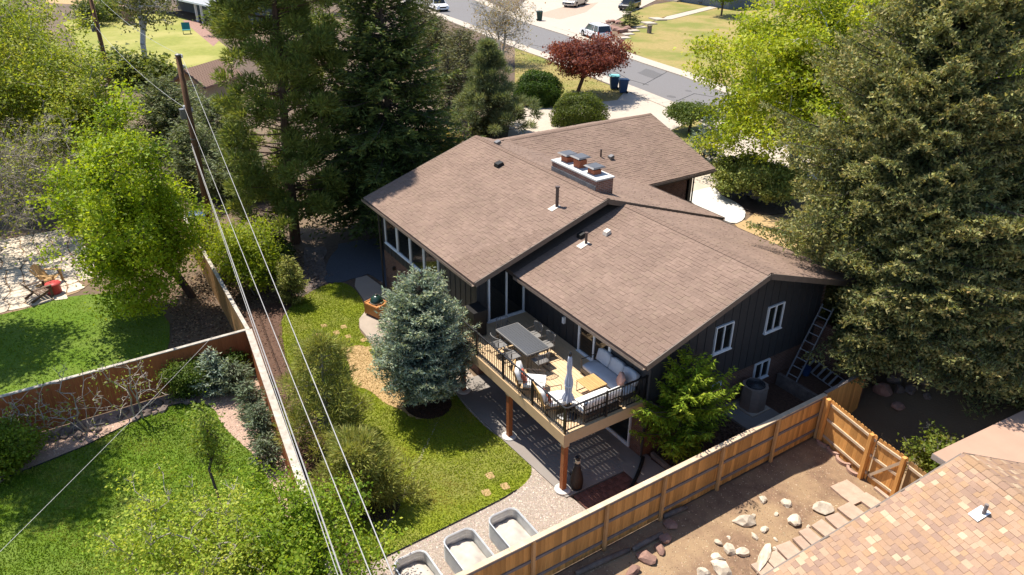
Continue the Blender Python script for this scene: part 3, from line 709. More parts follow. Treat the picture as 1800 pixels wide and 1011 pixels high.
# worn patches, oil drips and tar-filled cracks on the road
mk('new_asphalt', (.125, .117, .114), (.095, .089, .087), 60., bump=.3, bscale=90)
for k, q in enumerate([[(1120, 128), (1150, 139), (1166, 131), (1136, 121)], [(1000, 95), (1040, 110), (1050, 104), (1010, 90)], [(860, 44), (885, 54), (896, 49), (872, 39)]]): sheet('road_patch', wob(P2(*q, z=Z1), .12, 3, k), Z1+.010, 'new_asphalt')
for k, (px, py, s) in enumerate([(1180, 170, .5), (1060, 85, .4), (1085, 95, .3), (1210, 160, .35)]):
    x, y, _ = at(px, py, Z1); sheet('oil_stain', smooth(wob(circle(x, y, s, s*.7, 8), .12, 1, k), 1), Z1+.013, 'new_asphalt')
for k, ln in enumerate([[(975, 88), (1040, 75), (1062, 66)], [(1130, 150), (1170, 128), (1180, 118)], [(870, 52), (905, 40), (930, 36)], [(1040, 118), (1075, 122), (1105, 140), (1140, 150)], [(1190, 178), (1220, 165), (1262, 172)], [(930, 78), (960, 84), (985, 97)], [(1225, 205), (1245, 188), (1262, 186)]]):
    mb = MB(); p = P2(*ln, z=Z1); mb.tube([(x, y, Z1+.004) for x, y in p], .03, 4); struct('road_crack', mb, 'black_rubber')
DRV = P2((1100, 160), (1183, 193), (1222, 212), (1155, 240), (1100, 260), (1000, 270), (890, 260), (900, 190), (930, 188), (960, 192), (1000, 188), (1040, 182), (1085, 177), z=Z1)
sheet('driveway', DRV, Z1+.05, 'concrete', .1)
DRV2 = P2((1236, 213), (1266, 226), (1440, 298), (1430, 350), (1370, 330), (1330, 300), (1290, 310), (1262, 330), (1250, 345), (1215, 350), (1190, 335), (1225, 292), (1255, 268), (1234, 240), z=Z1)
sheet('front_drive', DRV2, Z1+.055, 'concrete', .1)
WALK = smooth(P2((1200, 345), (1228, 335), (1254, 330), (1268, 346), (1295, 358), (1311, 372), (1308, 388), (1290, 396), (1265, 386), (1235, 372), z=Z1), 1)
sheet('front_walk', WALK, Z1+.07, 'white_concrete', .12)
LM = P2((905, 160), (905, 84), (965, 107), (1024, 131), (1100, 162), (1085, 177), (1040, 182), (1000, 188), (960, 192), (930, 188), z=Z1)
sheet('front_lawn', LM, Z1+.02, 'far_lawn')
LG = P2((1140, 190), (1190, 198), (1242, 220), (1255, 268), (1228, 292), (1200, 262), z=Z1)
sheet('kerb_lawn', LG, Z1+.02, 'far_lawn')
LR = P2((1288, 390), (1311, 388), (1330, 372), (1420, 400), (1440, 500), (1330, 440), z=Z1)
sheet('front_grass', LR, Z1+.02, 'tan_lawn')
BEDJ = smooth(P2((1250, 336), (1262, 330), (1290, 325), (1390, 340), (1390, 375), (1340, 380), (1312, 372), (1296, 358), (1268, 346), z=Z1), 1)
sheet('juniper_bed', BEDJ, Z1+.06, 'mulch')
sheet('planting_bed', P2((1188, 352), (1212, 340), (1268, 372), (1272, 390), (1230, 380), z=Z1), Z1+.045, 'mulch')
LF = P2((1085, 84), (1153, 109), (1225, 131), (1440, 214), (1460, 40), (1300, -5), (1255, 8), (1170, 31), (1120, 50), z=Z1)
sheet('far_lawn', LF, Z1+.03, 'far_lawn')
sheet('far_lawn', P2((1080, 40), (1120, 48), (1168, 30), (1248, 10), (1240, -6), (1150, 8), (1112, 22), z=Z1), Z1+.028, 'far_lawn')
sheet('far_driveway', P2((905, 22), (938, 38), (1010, 59), (1097, 90), (1066, 50), (1083, 36), (1110, 22), (1165, -5), (1140, -20), (950, -20), (920, 5), z=Z1), Z1+.06, 'concrete', .1)
sheet('far_driveway_stain', P2((940, 27), (985, 35), (1030, 22), (1052, 5), (1000, 10), (965, 20), z=Z1), Z1+.066, 'sandstone_slab')
for i, q in enumerate([(1097, 67, 1.6), (1104, 61, 1.5), (1113, 55, 1.6), (1124, 49, 2.0), (1140, 42, 2.6), (1156, 35, 3.0)]):
    x, y, _ = at(q[0], q[1], Z1); o = struct('path_slab', MB().poly([(x-.9*q[2]/2, y-.5), (x+.5*q[2]/2, y-.8), (x+.9*q[2]/2, y+.5), (x-.5*q[2]/2, y+.8)], Z1, Z1+.10+.02*i), 'concrete')
sheet('far_path', P2((1162, 36), (1172, 30), (1252, 11), (1262, 14), (1180, 35), z=Z1), Z1+.09, 'concrete', .1)
# lawn behind, top left
LT = P2((110, 40), (150, 105), (205, 142), (255, 146), (350, 136), (410, 112), (400, 84), (345, 42), (330, 34), (300, 26), (170, 22))
sheet('back_lawn', LT, .02, 'back_lawn')
LT2 = P2((80, 5), (190, 12), (180, -12), (80, -15)); sheet('bare_yard', LT2, .02, 'tan_lawn')
FL = P2((320, 36), (345, 36), (385, 72), (375, 82)); sheet('porch_bed', FL, .026, 'red_rock')
# ---------------------------------------------------------------- the dark house
def ext_x(mb, yz, x0, x1):
    n = len(yz); mb.add([(x0, y, z) for y, z in yz] + [(x1, y, z) for y, z in yz],
        [tuple(range(n)), tuple(range(2*n-1, n-1, -1))] + [(i, i+n, (i+1) % n+n, (i+1) % n) for i in range(n)]); return mb
def ext_y(mb, xz, y0, y1):
    n = len(xz); mb.add([(x, y0, z) for x, z in xz] + [(x, y1, z) for x, z in xz],
        [tuple(range(n))[::-1], tuple(range(n, 2*n))] + [(i, (i+1) % n, (i+1) % n+n, i+n) for i in range(n)]); return mb
house = thing('house', 'dark split-level house with brown shingle roofs, brick base and charcoal siding', 'house', (-22, 18, 0))
S3 = 1/3
def r1(y): return 6.6-abs(y-17.9)*S3
def r2(y): return 6.2-abs(y-18.8)*S3
def rg(x): return 6.05-abs(x+30.9)*.33
T = .16
roof1 = part('roof', ext_x(MB(), [(11.98, r1(11.98)), (11.98, r1(11.98)-T), (17.9, 6.6-T), (24.6, r1(24.6)-T), (24.6, r1(24.6)), (17.9, 6.6)], -30.7, -20.76), 'roof_base', house, True)
roof2 = part('roof', ext_x(MB(), [(13.7, r2(13.7)), (13.7, r2(13.7)-T), (18.8, 6.2-T), (24.1, r2(24.1)-T), (24.1, r2(24.1)), (18.8, 6.2)], -21.5, -13.6), 'roof_base', house, True)
mb = ext_y(MB(), [(-36.05, rg(-36.05)), (-36.05, rg(-36.05)-T), (-30.9, 6.05-T), (-30.72, rg(-30.72)-T), (-30.72, rg(-30.72)), (-30.9, 6.05)], 20.0, 29.35)
ext_y(mb, [(-30.72, rg(-30.72)), (-30.72, rg(-30.72)-T), (-25.75, rg(-25.75)-T), (-25.75, rg(-25.75))], 18.6, 29.35)
roof3 = part('roof', mb, 'roof_base', house, True)
roof1['label'] = 'upper roof with the chimney on its ridge'; roof2['label'] = 'lower roof beside the deck'; roof3['label'] = 'garage roof nearest the street'
SW = (.14, .18, .22, .27)
def shingle_mesh(w, e, t, mat):
    v = [(0, 0, t), (w, 0, t), (w, e*1.2, .003), (0, e*1.2, .003), (0, 0, 0), (w, 0, 0)]
    return MB().add(v, [(0, 1, 2, 3), (4, 5, 1, 0), (4, 0, 3), (5, 2, 1)]).mesh('shingle', mat)
def lay(parent, O, U, V, Lu, Lv, e, cols, mats, widths, seed, budget, near, t0=.008, dbl=.009, rest='shingles'):
    """courses of tabs on a roof plane; the ones nearest the camera as objects, the rest as one part"""
    rng = np.random.default_rng(seed); O, U, V = np.array(O, float), unit(np.array(U, float)), unit(np.array(V, float)); Nn = np.cross(U, V)
    if Nn[2] < 0: Nn = -Nn
    tabs = []
    for j in range(int(Lv/e)+1):
        v = j*e; u = -rng.random()*.3
        while u < Lu:
            k = rng.integers(len(widths)); w_ = widths[k]; a, b = max(0, u), min(Lu, u+w_)
            if b-a > .04 and v < Lv-.02: tabs.append((a, b, v, min(e*1.2, Lv-v), k, rng.choice(len(cols)), t0+dbl*(rng.random() < .45)))
            u += w_+.004
    A = np.array(tabs); C = O+U*((A[:, 0]+A[:, 1])/2)[:, None]+V*A[:, 2:3]
    d = np.linalg.norm(C-np.array([0, 0, CAM_H]), axis=1); full = (A[:, 1]-A[:, 0] > np.array(widths)[A[:, 4].astype(int)]-.01) & (A[:, 3] > e*1.15)
    d = np.where(full & near(C), d, 1e9); pick = np.argsort(d)[:budget]; pick = pick[d[pick] < 1e8]; m = np.zeros(len(A), bool); m[pick] = True
    cache = {}; rot = Matrix((U, V, Nn)).transposed().to_euler()
    for i in pick:
        a = A[i]; key = (int(a[4]), int(a[5]), round(a[6], 4))
        if key not in cache: cache[key] = shingle_mesh(widths[key[0]], e, key[2], mats[key[1]])
        p = O+U*a[0]+V*a[2]+Nn*.004; piece('shingle', cache[key], parent, tuple(p), rot=rot)
    B = A[~m]; c = np.array(cols)[B[:, 5].astype(int)]*(1+rng.normal(0, .025, (len(B), 1)))
    def q(u, v, n): return O+U*np.reshape(u, (-1, 1))+V*np.reshape(v, (-1, 1))+Nn*np.reshape(n, (-1, 1))
    z = np.full(len(B), .004); th = B[:, 6]
    top = np.stack([q(B[:, 0], B[:, 2], th+z), q(B[:, 1], B[:, 2], th+z), q(B[:, 1], B[:, 2]+B[:, 3], z+.003), q(B[:, 0], B[:, 2]+B[:, 3], z+.003)], 1)
    fr = np.stack([q(B[:, 0], B[:, 2], z), q(B[:, 1], B[:, 2], z), q(B[:, 1], B[:, 2], th+z), q(B[:, 0], B[:, 2], th+z)], 1)
    sd = [np.stack([q(B[:, k], B[:, 2], z), q(B[:, k], B[:, 2], z+th), q(B[:, k], B[:, 2]+B[:, 3], z+.003), q(B[:, k], B[:, 2]+B[:, 3], z+.002)], 1) for k in (0, 1)]
    o = link(rest, npmesh(rest, np.concatenate([top, fr, *sd]), 4, 'shingle', np.concatenate([c]*4)), parent); o['kind'] = 'stuff'
SM = ['shingle_%s' % k for k in 'abcde']; E1 = .143
sl1 = math.hypot(1, S3)
lay(roof1, (-30.7, 11.94, r1(11.94)), (1, 0, 0), (0, 1, S3), 9.94, (17.9-11.94)*sl1, E1, SHC, SM, SW, 1, 150, lambda C: C[:, 0] > -24)
lay(roof1, (-20.76, 24.64, r1(24.64)), (-1, 0, 0), (0, -1, S3), 9.94, (24.64-17.9)*sl1, E1, SHC, SM, SW, 2, 0, lambda C: C[:, 0] > -99)
lay(roof2, (-20.85, 13.66, r2(13.66)), (1, 0, 0), (0, 1, S3), 7.25, (18.8-13.66)*sl1, E1, SHC, SM, SW, 3, 150, lambda C: C[:, 0] > -99)
lay(roof2, (-13.6, 24.14, r2(24.14)), (-1, 0, 0), (0, -1, S3), 7.25, (24.14-18.8)*sl1, E1, SHC, SM, SW, 4, 0, lambda C: C[:, 0] > -99)
slg = math.hypot(1, .33)
lay(roof3, (-25.71, 19.6, rg(-25.71)), (0, 1, 0), (-1, 0, .33), 9.75, 5.19*slg, E1, SHC, SM, SW, 5, 0, lambda C: C[:, 0] > -99)
lay(roof3, (-36.09, 29.35, rg(-36.09)), (0, -1, 0), (1, 0, .33), 9.3, 5.19*slg, E1, SHC, SM, SW, 6, 0, lambda C: C[:, 0] > -99)
def caps(parent, a, b, w, slope, mats, seed, step=.15):
    """ridge cap tabs folded over a ridge from a to b"""
    r = random.Random(seed); a, b = Vector(a), Vector(b); L = (b-a).length; d = (b-a)/L; n = int(L/step); c = d.cross(Vector((0, 0, 1))).normalized(); ms = {}
    for m in mats:
        M_ = MB(); s = slope*w
        M_.add([(0, -w, -s), (0, 0, .006), (0, w, -s), (step*1.6, -w, -s-.012), (step*1.6, 0, -.006), (step*1.6, w, -s-.012), (0, -w, -s-.02), (0, w, -s-.02)], [(0, 3, 4, 1), (1, 4, 5, 2), (6, 0, 1, 2, 7)])
        ms[m] = M_.mesh('ridge_cap', m)
    for i in range(n):
        p = a+d*(i*step); piece('ridge_cap', ms[r.choice(mats)], parent, (p.x, p.y, p.z+.034), rz=math.atan2(d.y, d.x))
caps(roof1, (-20.76, 17.9, 6.6), (-30.7, 17.9, 6.6), .14, S3, SM[:3], 1, .2)
caps(roof2, (-13.6, 18.8, 6.2), (-20.7, 18.8, 6.2), .14, S3, SM[:3], 2, .2)
caps(roof3, (-30.9, 29.35, 6.05), (-30.9, 20.0, 6.05), .14, .33, SM[:3], 3, .2)
# fascias, rakes, gutters
def rake(x, ya, za, yb, zb, w=.035, h=.2, name='fascia'):
    part(name, MB().beam((x, ya, za-h/2+.005), (x, yb, zb-h/2+.005), w, h), 'fascia', house, True)
rake(-20.74, 11.98, r1(11.98), 17.9, 6.6); rake(-20.74, 17.9, 6.6, 24.6, r1(24.6)); rake(-30.72, 11.98, r1(11.98), 17.9, 6.6)
rake(-13.58, 13.7, r2(13.7), 18.8, 6.2); rake(-13.58, 18.8, 6.2, 24.1, r2(24.1))
part('fascia', MB().beam((-25.75, 29.37, rg(-25.75)-.095), (-30.9, 29.37, 6.05-.095), .035, .2), 'fascia', house, True)
part('fascia', MB().beam((-36.05, 29.37, rg(-36.05)-.095), (-30.9, 29.37, 6.05-.095), .035, .2), 'fascia', house, True)
def gutter(a, b, out):
    a, b, o = Vector(a), Vector(b), Vector(out); mb = MB(); w, h = .12, .11
    mb.beam(a+Vector((0, 0, -h)), b+Vector((0, 0, -h)), .004+w, .006)
    q = o*w/2; mb.beam(a+q+Vector((0, 0, -h/2)), b+q+Vector((0, 0, -h/2)), .008, h); mb.beam(a-q+Vector((0, 0, -h/2)), b-q+Vector((0, 0, -h/2)), .008, h)
    part('gutter', mb, 'gutter', house, True)
gutter((-30.7, 11.9, r1(11.98)-.02), (-20.76, 11.9, r1(11.98)-.02), (0, -1, 0)); gutter((-20.7, 13.62, r2(13.7)-.02), (-13.6, 13.62, r2(13.7)-.02), (0, -1, 0))
gutter((-25.67, 24.7, rg(-25.75)-.02), (-25.67, 29.35, rg(-25.75)-.02), (1, 0, 0)); gutter((-25.6, 24.68, r1(24.6)-.02), (-20.76, 24.68, r1(24.6)-.02), (0, 1, 0)); gutter((-20.7, 24.18, r2(24.1)-.02), (-13.6, 24.18, r2(24.1)-.02), (0, 1, 0))
# walls
part('brick_wall', MB().box(-30.1, -21.53, 12.5, 12.7, 0, 2.2), 'brick_x', house, True)
part('brick_wall', MB().box(-21.7, -21.5, 12.52, 14.7, 0, 2.2), 'brick_y', house, True)
part('brick_wall', MB().box(-21.5, -14.42, 14.7, 14.9, 0, 1.95), 'brick_x', house, True)
part('brick_wall', MB().box(-14.6, -14.4, 14.68, 23.1, -.05, 1.95), 'brick_y', house, True)
part('brick_wall', MB().box(-30.12, -29.9, 12.52, 24, 0, 2.2), 'brick_y', house, True)
part('brick_wall', MB().box(-14.4, -12.03, 23.05, 23.27, 0, 2.75), 'brick_x', house, True)
part('brick_pier', MB().box(-14.92, -14.36, 14.62, 15.1, 0, 1.94), 'brick_x', house, True)
w1 = part('siding_wall', MB().box(-30.1, -21.53, 12.46, 12.7, 2.2, 4.75), 'siding', house, True)
w2 = part('siding_wall', ext_x(MB(), [(12.44, 2.2), (24.0, 2.2), (24.0, r1(24)-T), (17.9, 6.6-T), (12.44, r1(12.44)-T)], -21.7, -21.46), 'siding', house, True)
w3 = part('siding_wall', MB().box(-21.45, -14.42, 14.66, 14.9, 1.95, 4.75), 'siding', house, True)
w4 = part('siding_wall', ext_x(MB(), [(14.64, 1.95), (23.1, 1.95), (23.1, r2(23.1)-T), (18.8, 6.2-T), (14.64, r2(14.64)-T)], -14.6, -14.36), 'siding', house, True)
part('siding_wall', ext_x(MB(), [(12.46, 2.2), (24.0, 2.2), (24.0, r1(24)-T), (17.9, 6.6-T), (12.46, r1(12.46)-T)], -30.12, -29.9), 'siding', house, True)
part('brick_wall', MB().box(-26.62, -26.4, 20.4, 28.3, 1.3, 4.4), 'brick_y', house, True)
part('brick_wall', ext_y(MB(), [(-35.4, 1.3), (-26.4, 1.3), (-26.4, rg(-26.4)-T), (-30.9, 6.05-T), (-35.4, rg(-35.4)-T)], 28.1, 28.32), 'brick_x', house, True)
part('brick_wall', ext_y(MB(), [(-35.4, 0), (-30.2, 0), (-30.2, rg(-30.2)-T), (-30.9, 6.05-T), (-35.4, rg(-35.4)-T)], 20.4, 20.62), 'brick_x', house, True)
part('brick_wall', MB().box(-35.42, -35.2, 20.4, 28.3, 0, 4.3), 'brick_y', house, True)
part('brick_wall', MB().box(-26.4, -14.4, 23.08, 23.3, 0, 4.3), 'brick_x', house, True)
part('corner_trim', MB().box(-26.5, -26.32, 28.2, 28.4, 1.3, 4.35), 'trim_dark', house, True)
part('soffit', MB().box(-26.4, -25.75, 24.6, 29.35, 4.1, 4.13), 'soffit', house, True)
bt = MB().box(-.022, .022, -.02, 0, 0, 1).mesh('batten', 'siding')
def batten(wall, x, y, z0, z1, rz=0.): piece('batten', bt, wall, (x, y, z0), rz=rz, sc=(1, 1, z1-z0))
for i in range(18): 
    x = -21.2+i*.4
    if -18.05 < x < -16.2: continue
    if x < -14.5: batten(w3, x, 14.66, 1.98, 4.7)
for i in range(22):
    x = -29.95+i*.4; batten(w1, x, 12.46, 2.2, 2.72 if -29.7 < x < -24.1 else 4.6)
for i in range(22):
    y = 14.75+i*.385
    if y > 23: continue
    lo, hi = 1.97, r2(y)-T-.02
    segs = [(lo, hi)]
    for (a, b) in ((17.4, 18.36), (19.98, 20.94)):
        if a < y < b: segs = [(lo, 3.15), (4.3, hi)]
    for s in segs: batten(w4, -14.36, y, s[0], s[1], rad(90))
for y in (12.6, 12.85): batten(w2, -21.46, y, 2.3, r1(y)-T, rad(90))
# windows and doors: frame, mullions and panes
def window(axis, pos, a0, a1, z0, z1, out, lights=2, fw=.042, name='window', glass='glass', label=None, sash=True):
    """axis 'x': wall runs along x at y=pos; out = +1/-1 outward direction"""
    def bx(mb, u0, u1, v0, v1, d0, d1):
        d0, d1 = sorted((pos+out*d0, pos+out*d1))
        return mb.box(u0, u1, d0, d1, v0, v1) if axis == 'x' else mb.box(d0, d1, u0, u1, v0, v1)
    fr = MB(); bx(fr, a0, a1, z0, z0+fw, 0, .07); bx(fr, a0, a1, z1-fw, z1, 0, .07); bx(fr, a0, a0+fw, z0+fw, z1-fw, 0, .07); bx(fr, a1-fw, a1, z0+fw, z1-fw, 0, .07)
    f = part(name, fr, 'white_frame', house, True, label=label)
    step = (a1-a0-2*fw)/lights
    for k in range(lights):
        u0 = a0+fw+k*step
        g = MB(); bx(g, u0+.001, u0+step-.001, z0+fw+.001, z1-fw-.001, .008, .02); sub('pane', g, glass, f)
        if k: m_ = MB(); bx(m_, u0-fw/2, u0+fw/2, z0+fw, z1-fw, .02, .06); sub('mullion', m_, 'white_frame', f)
    sl_ = MB(); bx(sl_, a0-.04, a1+.04, z0-.04, z0-.001, 0, .1); sub('sill', sl_, 'white_frame', f)
    return f
window('y', -14.36, 17.46, 18.3, 3.2, 4.25, 1); window('y', -14.36, 20.04, 20.88, 3.2, 4.25, 1)
window('y', -14.4, 19.93, 20.72, 1.15, 1.9, 1); window('y', -14.4, 17.35, 18.18, 1.09, 1.86, 1)
for i in range(4): window('x', 12.46, -29.62+i*1.3, -29.62+i*1.3+1.27, 2.72, 4.25, -1, lights=1, glass='glass')
window('y', -21.46, 12.92, 14.56, 2.37, 4.6, 1, name='sliding_door', fw=.07, label='sliding glass door at the narrow end of the deck')
window('x', 14.66, -18.02, -16.28, 2.37, 4.4, -1, name='sliding_door', fw=.07, glass='glass_warm', label='sliding glass door behind the coffee table')
window('x', 14.7, -17.9, -15.0, .07, 2.05, -1, name='sliding_door', fw=.07, label='lower sliding door under the deck')
part('wall_lamp', MB().box(-18.95, -18.85, 14.56, 14.66, 3.05, 3.3), 'white_frame', house, True)
part('downspout', MB().tube([(-30.16, 12.38, 4.4), (-30.16, 12.38, .25), (-30.16, 12.2, .08)], .045, 6), 'trim_dark', house, True)
part('downspout', MB().tube([(-14.32, 14.5, 4.2), (-14.3, 14.6, 3.9), (-14.3, 14.6, .1)], .04, 6), 'siding', house, True)
part('downspout', MB().tube([(-26.3, 28.48, 4.2), (-26.3, 28.48, 1.6)], .04, 6), 'trim_dark', house, True)
part('small_wall_lamp', MB().box(-29.0, -28.88, 12.36, 12.5, 1.58, 1.74), 'black_metal', house, True)  # small dark lamp fixed to the left rear wall
part('mast_light', MB().tube([(-28.1, 12.42, 1.2), (-28.1, 12.3, 1.7), (-28.05, 12.3, 1.95)], .05, 6), 'red_rock', house, True)
# chimney
ch = part('chimney', MB().box(-24.79, -21.8, 18.17, 19.02, 6.0, 6.94), ['chimney_brick_x'], house, True)
side = MB().add([(-21.797, 18.17, 6.0), (-21.797, 19.02, 6.0), (-21.797, 19.02, 6.94), (-21.797, 18.17, 6.94)], [(0, 1, 2, 3)]); sub('chimney_face', side, 'chimney_brick_y', ch)
sub('crown', MB().box(-24.83, -21.76, 18.13, 19.06, 6.94, 7.0), 'white_mortar', ch)
sub('flashing', MB().box(-24.8, -21.82, 18.14, 18.169, 6.35, 6.72), 'lead', ch)
for x, h in ((-24.3, .16), (-23.45, .26), (-22.5, .12)):
    f = part('flue', MB().box(x-.2, x+.2, 18.42, 18.8, 7.0, 7.0+h+.06), 'terracotta', house, True)
    c = MB(); z = 7.06+h
    for dx in (-.15, .15):
        for dy in (-.14, .14): c.box(x+dx-.012, x+dx+.012, 18.61+dy-.012, 18.61+dy+.012, z, z+.1)
    sub('cap_bracket', c, 'black_metal', f)
    k = MB(); z += .1; k.add([(x-.33, 18.28, z), (x+.33, 18.28, z), (x+.33, 18.94, z), (x-.33, 18.94, z), (x-.27, 18.34, z+.045), (x+.27, 18.34, z+.045), (x+.27, 18.88, z+.045), (x-.27, 18.88, z+.045)], [(3, 2, 1, 0), (4, 5, 6, 7), (0, 1, 5, 4), (1, 2, 6, 5), (2, 3, 7, 6), (3, 0, 4, 7)]); sub('chimney_cap', k, 'cap_metal', f)
# roof vents
def stack(x, y, rf, h, r, mat='pipe_brown', flash=True):
    z = rf(y) if rf is not rg else rg(x)
    p = part('vent_pipe', MB().tube([(x, y, z-.05), (x, y, z+h)], r, 10), mat, house, True)
    sub('pipe_cap', MB().tube([(x, y, z+h), (x, y, z+h+.05)], r*1.45, 10), mat, p)
    if flash: sub('flashing', MB().beam((x-.03, y-.32, z-.32*S3+.028), (x-.03, y+.1, z+.1*S3+.028), .3, .012), 'flash_pale', p)
stack(-22.08, 16.48, r1, .8, .065); stack(-20.0, 16.34, r2, .42, .05)
def hood(x, y, rf, s=.16, mat='pipe_brown'):
    z = rf(y) if rf is not rg else rg(x); mb = MB()
    mb.add([(x-s, y-s, z-.02), (x+s, y-s, z-.02), (x+s, y+s, z+.08), (x-s, y+s, z+.08), (x-s*.9, y-s*.9, z+.13), (x+s*.9, y-s*.9, z+.13), (x+s*.9, y+s*.7, z+.2), (x-s*.9, y+s*.7, z+.2)], [(3, 2, 1, 0), (4, 5, 6, 7), (0, 1, 5, 4), (1, 2, 6, 5), (2, 3, 7, 6), (3, 0, 4, 7)])
    part('roof_vent', mb, mat, house, True)
hood(-27.07, 16.95, r1, .17, 'black_rubber'); hood(-19.8, 17.16, r2, .12, 'flash_pale'); hood(-20.5, 16.5, r2, .13, 'black_rubber'); hood(-29.2, 18.2, r1, .14, 'cap_metal')
def on_garage(px, py):
    d = ray(px, py); t = (6.05-.33*30.9-CAM_H)/(d[2]+.33*d[0]); return d[0]*t, d[1]*t
gx, gy = on_garage(1056, 276); hx_, hy_ = on_garage(1074, 279)
part('vent_pipe', MB().tube([(gx, gy, rg(gx)-.05), (gx, gy, rg(gx)+.4)], .045, 8), 'pipe_brown', house, True); hood(hx_, hy_, rg, .13, 'cap_metal')
# ---------------------------------------------------------------- deck
DZ = 2.35
deck = thing('deck', 'raised tan wooden deck with black railing behind the house', 'deck', (-18, 13, 0))
X0, X1, Y0, Y1 = -21.42, -14.42, 11.37, 14.64
nb = 23; bw = (Y1-Y0-.02)/nb; r_ = random.Random(5)
def boardm(L): return MB().box(-L/2, L/2, -(bw-.010)/2, (bw-.010)/2, -.028, 0).mesh('deck_board', 'deck_tan')
for j in range(nb):
    y = Y0+.01+bw*(j+.5); cut = -17.3 if j % 2 else -18.9
    for a, b in ((X0+.02, cut-.003), (cut+.003, X1-.02)):
        o = piece('deck_board', boardm(b-a), deck, ((a+b)/2+18, y-13, DZ))
        if y > 12.4 and False: pass
for i in range(17): part('joist', MB().box(X0+.1+i*.425, X0+.14+i*.425, Y0+.05, Y1-.05, DZ-.24, DZ-.032), 'deck_beam', deck, True)
part('rim_beam', MB().box(X0, X1+.03, Y0-.04, Y0-.002, DZ-.40, DZ-.004), 'deck_beam', deck, True)
part('rim_beam', MB().box(X1-.008, X1+.03, Y0, Y1, DZ-.40, DZ-.004), 'deck_beam', deck, True)
part('rim_beam', MB().box(X0, X0+.04, Y0, 12.42, DZ-.40, DZ-.004), 'deck_beam', deck, True)
for x in (-14.5, -17.66, -20.9):
    p = part('deck_post', MB().box(x-.08, x+.08, Y0+.02, Y0+.18, .1, DZ-.40), 'post_stain', deck, True)
    sub('bracket', MB().box(x-.1, x+.1, Y0, Y0+.2, DZ-.52, DZ-.401), 'deck_beam', p)
    sub('footing', MB().lathe([(.27, -.05), (.27, .08), (.22, .1)], 18, (x, Y0+.1)), 'white_concrete', p)
rl = part('railing', MB().beam((X0+.02, Y0+.03, DZ+.93), (X1, Y0+.03, DZ+.93), .055, .04).beam((X0+.02, Y0+.03, DZ+.1), (X1, Y0+.03, DZ+.1), .035, .03)
          .beam((X1-.03, Y0+.03, DZ+.93), (X1-.03, Y1, DZ+.93), .055, .04).beam((X1-.03, Y0+.03, DZ+.1), (X1-.03, Y1, DZ+.1), .035, .03)
          .beam((X0+.03, Y0+.03, DZ+.93), (X0+.03, 12.4, DZ+.93), .055, .04).beam((X0+.03, Y0+.03, DZ+.1), (X0+.03, 12.4, DZ+.1), .035, .03), 'black_metal', deck, True)
bm_ = MB().box(-.009, .009, -.009, .009, 0, .82).mesh('baluster', 'black_metal'); pm_ = MB().box(-.03, .03, -.03, .03, 0, 1.0).mesh('railing_post', 'black_metal')
nn = int((X1-X0)/.115)
for i in range(1, nn): piece('baluster', bm_, rl, (X0+(X1-X0)*i/nn, Y0+.03, DZ+.11))
for i in range(1, 28): piece('baluster', bm_, rl, (X1-.03, Y0+.03+(Y1-Y0-.03)*i/28, DZ+.11))
for i in range(1, 10): piece('baluster', bm_, rl, (X0+.03, Y0+.03+.107*i, DZ+.11))
for x in (X0+.03, -19.7, -17.95, -16.2, X1-.03): piece('railing_post', pm_, rl, (x, Y0+.03, DZ-.02))
for y in (13.0, Y1-.05): piece('railing_post', pm_, rl, (X1-.03, y, DZ-.02))
# ---------------------------------------------------------------- fences
def fence(name, label, p0, p1, h, board, side, cap=None, capw=.14, rails=(), rail='cedar_rail', posts=(), post='cedar_rail', bw=.14, z=0., cat='fence', dog=False, rail_side=None, postw=.09, braces=(), seed=1, cover=True, group=None, gap=.005):
    """local x runs along the fence; side = +1/-1 side of the boards; rails and posts on the other side"""
    d = Vector((p1[0]-p0[0], p1[1]-p0[1])); L = d.length; r = random.Random(seed)
    t = thing(name, label, cat, (p0[0], p0[1], z), math.atan2(d.y, d.x), group)
    n = max(1, int(L/bw)); bwid = L/n; ms = []
    for k in range(3):
        hh = h-.02 if cap else h
        w_ = bwid-gap
        if dog: m_ = MB(); ext_y(m_, [(-w_/2, .03), (w_/2, .03), (w_/2, hh-.04), (w_/2-.03, hh), (-w_/2+.03, hh), (-w_/2, hh-.04)], -.009, .009)
        else: m_ = MB().box(-w_/2, w_/2, -.009, .009, .03, hh)
        ms.append(m_.mesh('board', board))
    for i in range(n): piece('board', ms[i % 3], t, ((i+.5)*bwid, side*(.03+r.uniform(-.002, .003)), r.uniform(-.008, .004)), rz=r.uniform(-.015, .015))
    for zr in rails: part('rail', MB().box(0, L, -.018 if side > 0 else -.02, .02 if side > 0 else .018, zr-.045, zr+.045), rail, t)
    for u in posts: part('post', MB().box(u-postw/2, u+postw/2, -side*.02-side*postw/2-postw/2, -side*.02-side*postw/2+postw/2, -.1, h-.015 if cap else h+.02), post, t)
    if cap:
        k = max(1, int(L/2.44)); s = L/k
        cm = MB().box(0, s-.006, -capw/2, capw/2, 0, .035).mesh('cap', cap)
        for i in range(k): piece('cap', cm, t, (i*s, -side*.02, h-.012))
    for (ua, za, ub, zb) in braces: part('brace', MB().beam((ua, -side*.02, za), (ub, -side*.02, zb), .035, .09), rail, t)
    return t
fence('cedar_fence', 'long new cedar fence with pale cap running beside the raised garden beds', (-11.9, 2.6), (-11.9, 20.62), 1.83, 'cedar', 1, 'cap_board', .16, (.32, 1.02, 1.68), 'grey_rail', (1.0, 3.44, 5.88, 8.4, 10.6, 13.04, 15.6, 17.95), 'cedar_rail', seed=1)
fence('cedar_fence', 'short cedar fence panel between the garden corner and the brick wall', (-11.92, 20.7), (-11.98, 23.02), 1.83, 'cedar', -1, 'grey_rail', .12, (), seed=2)
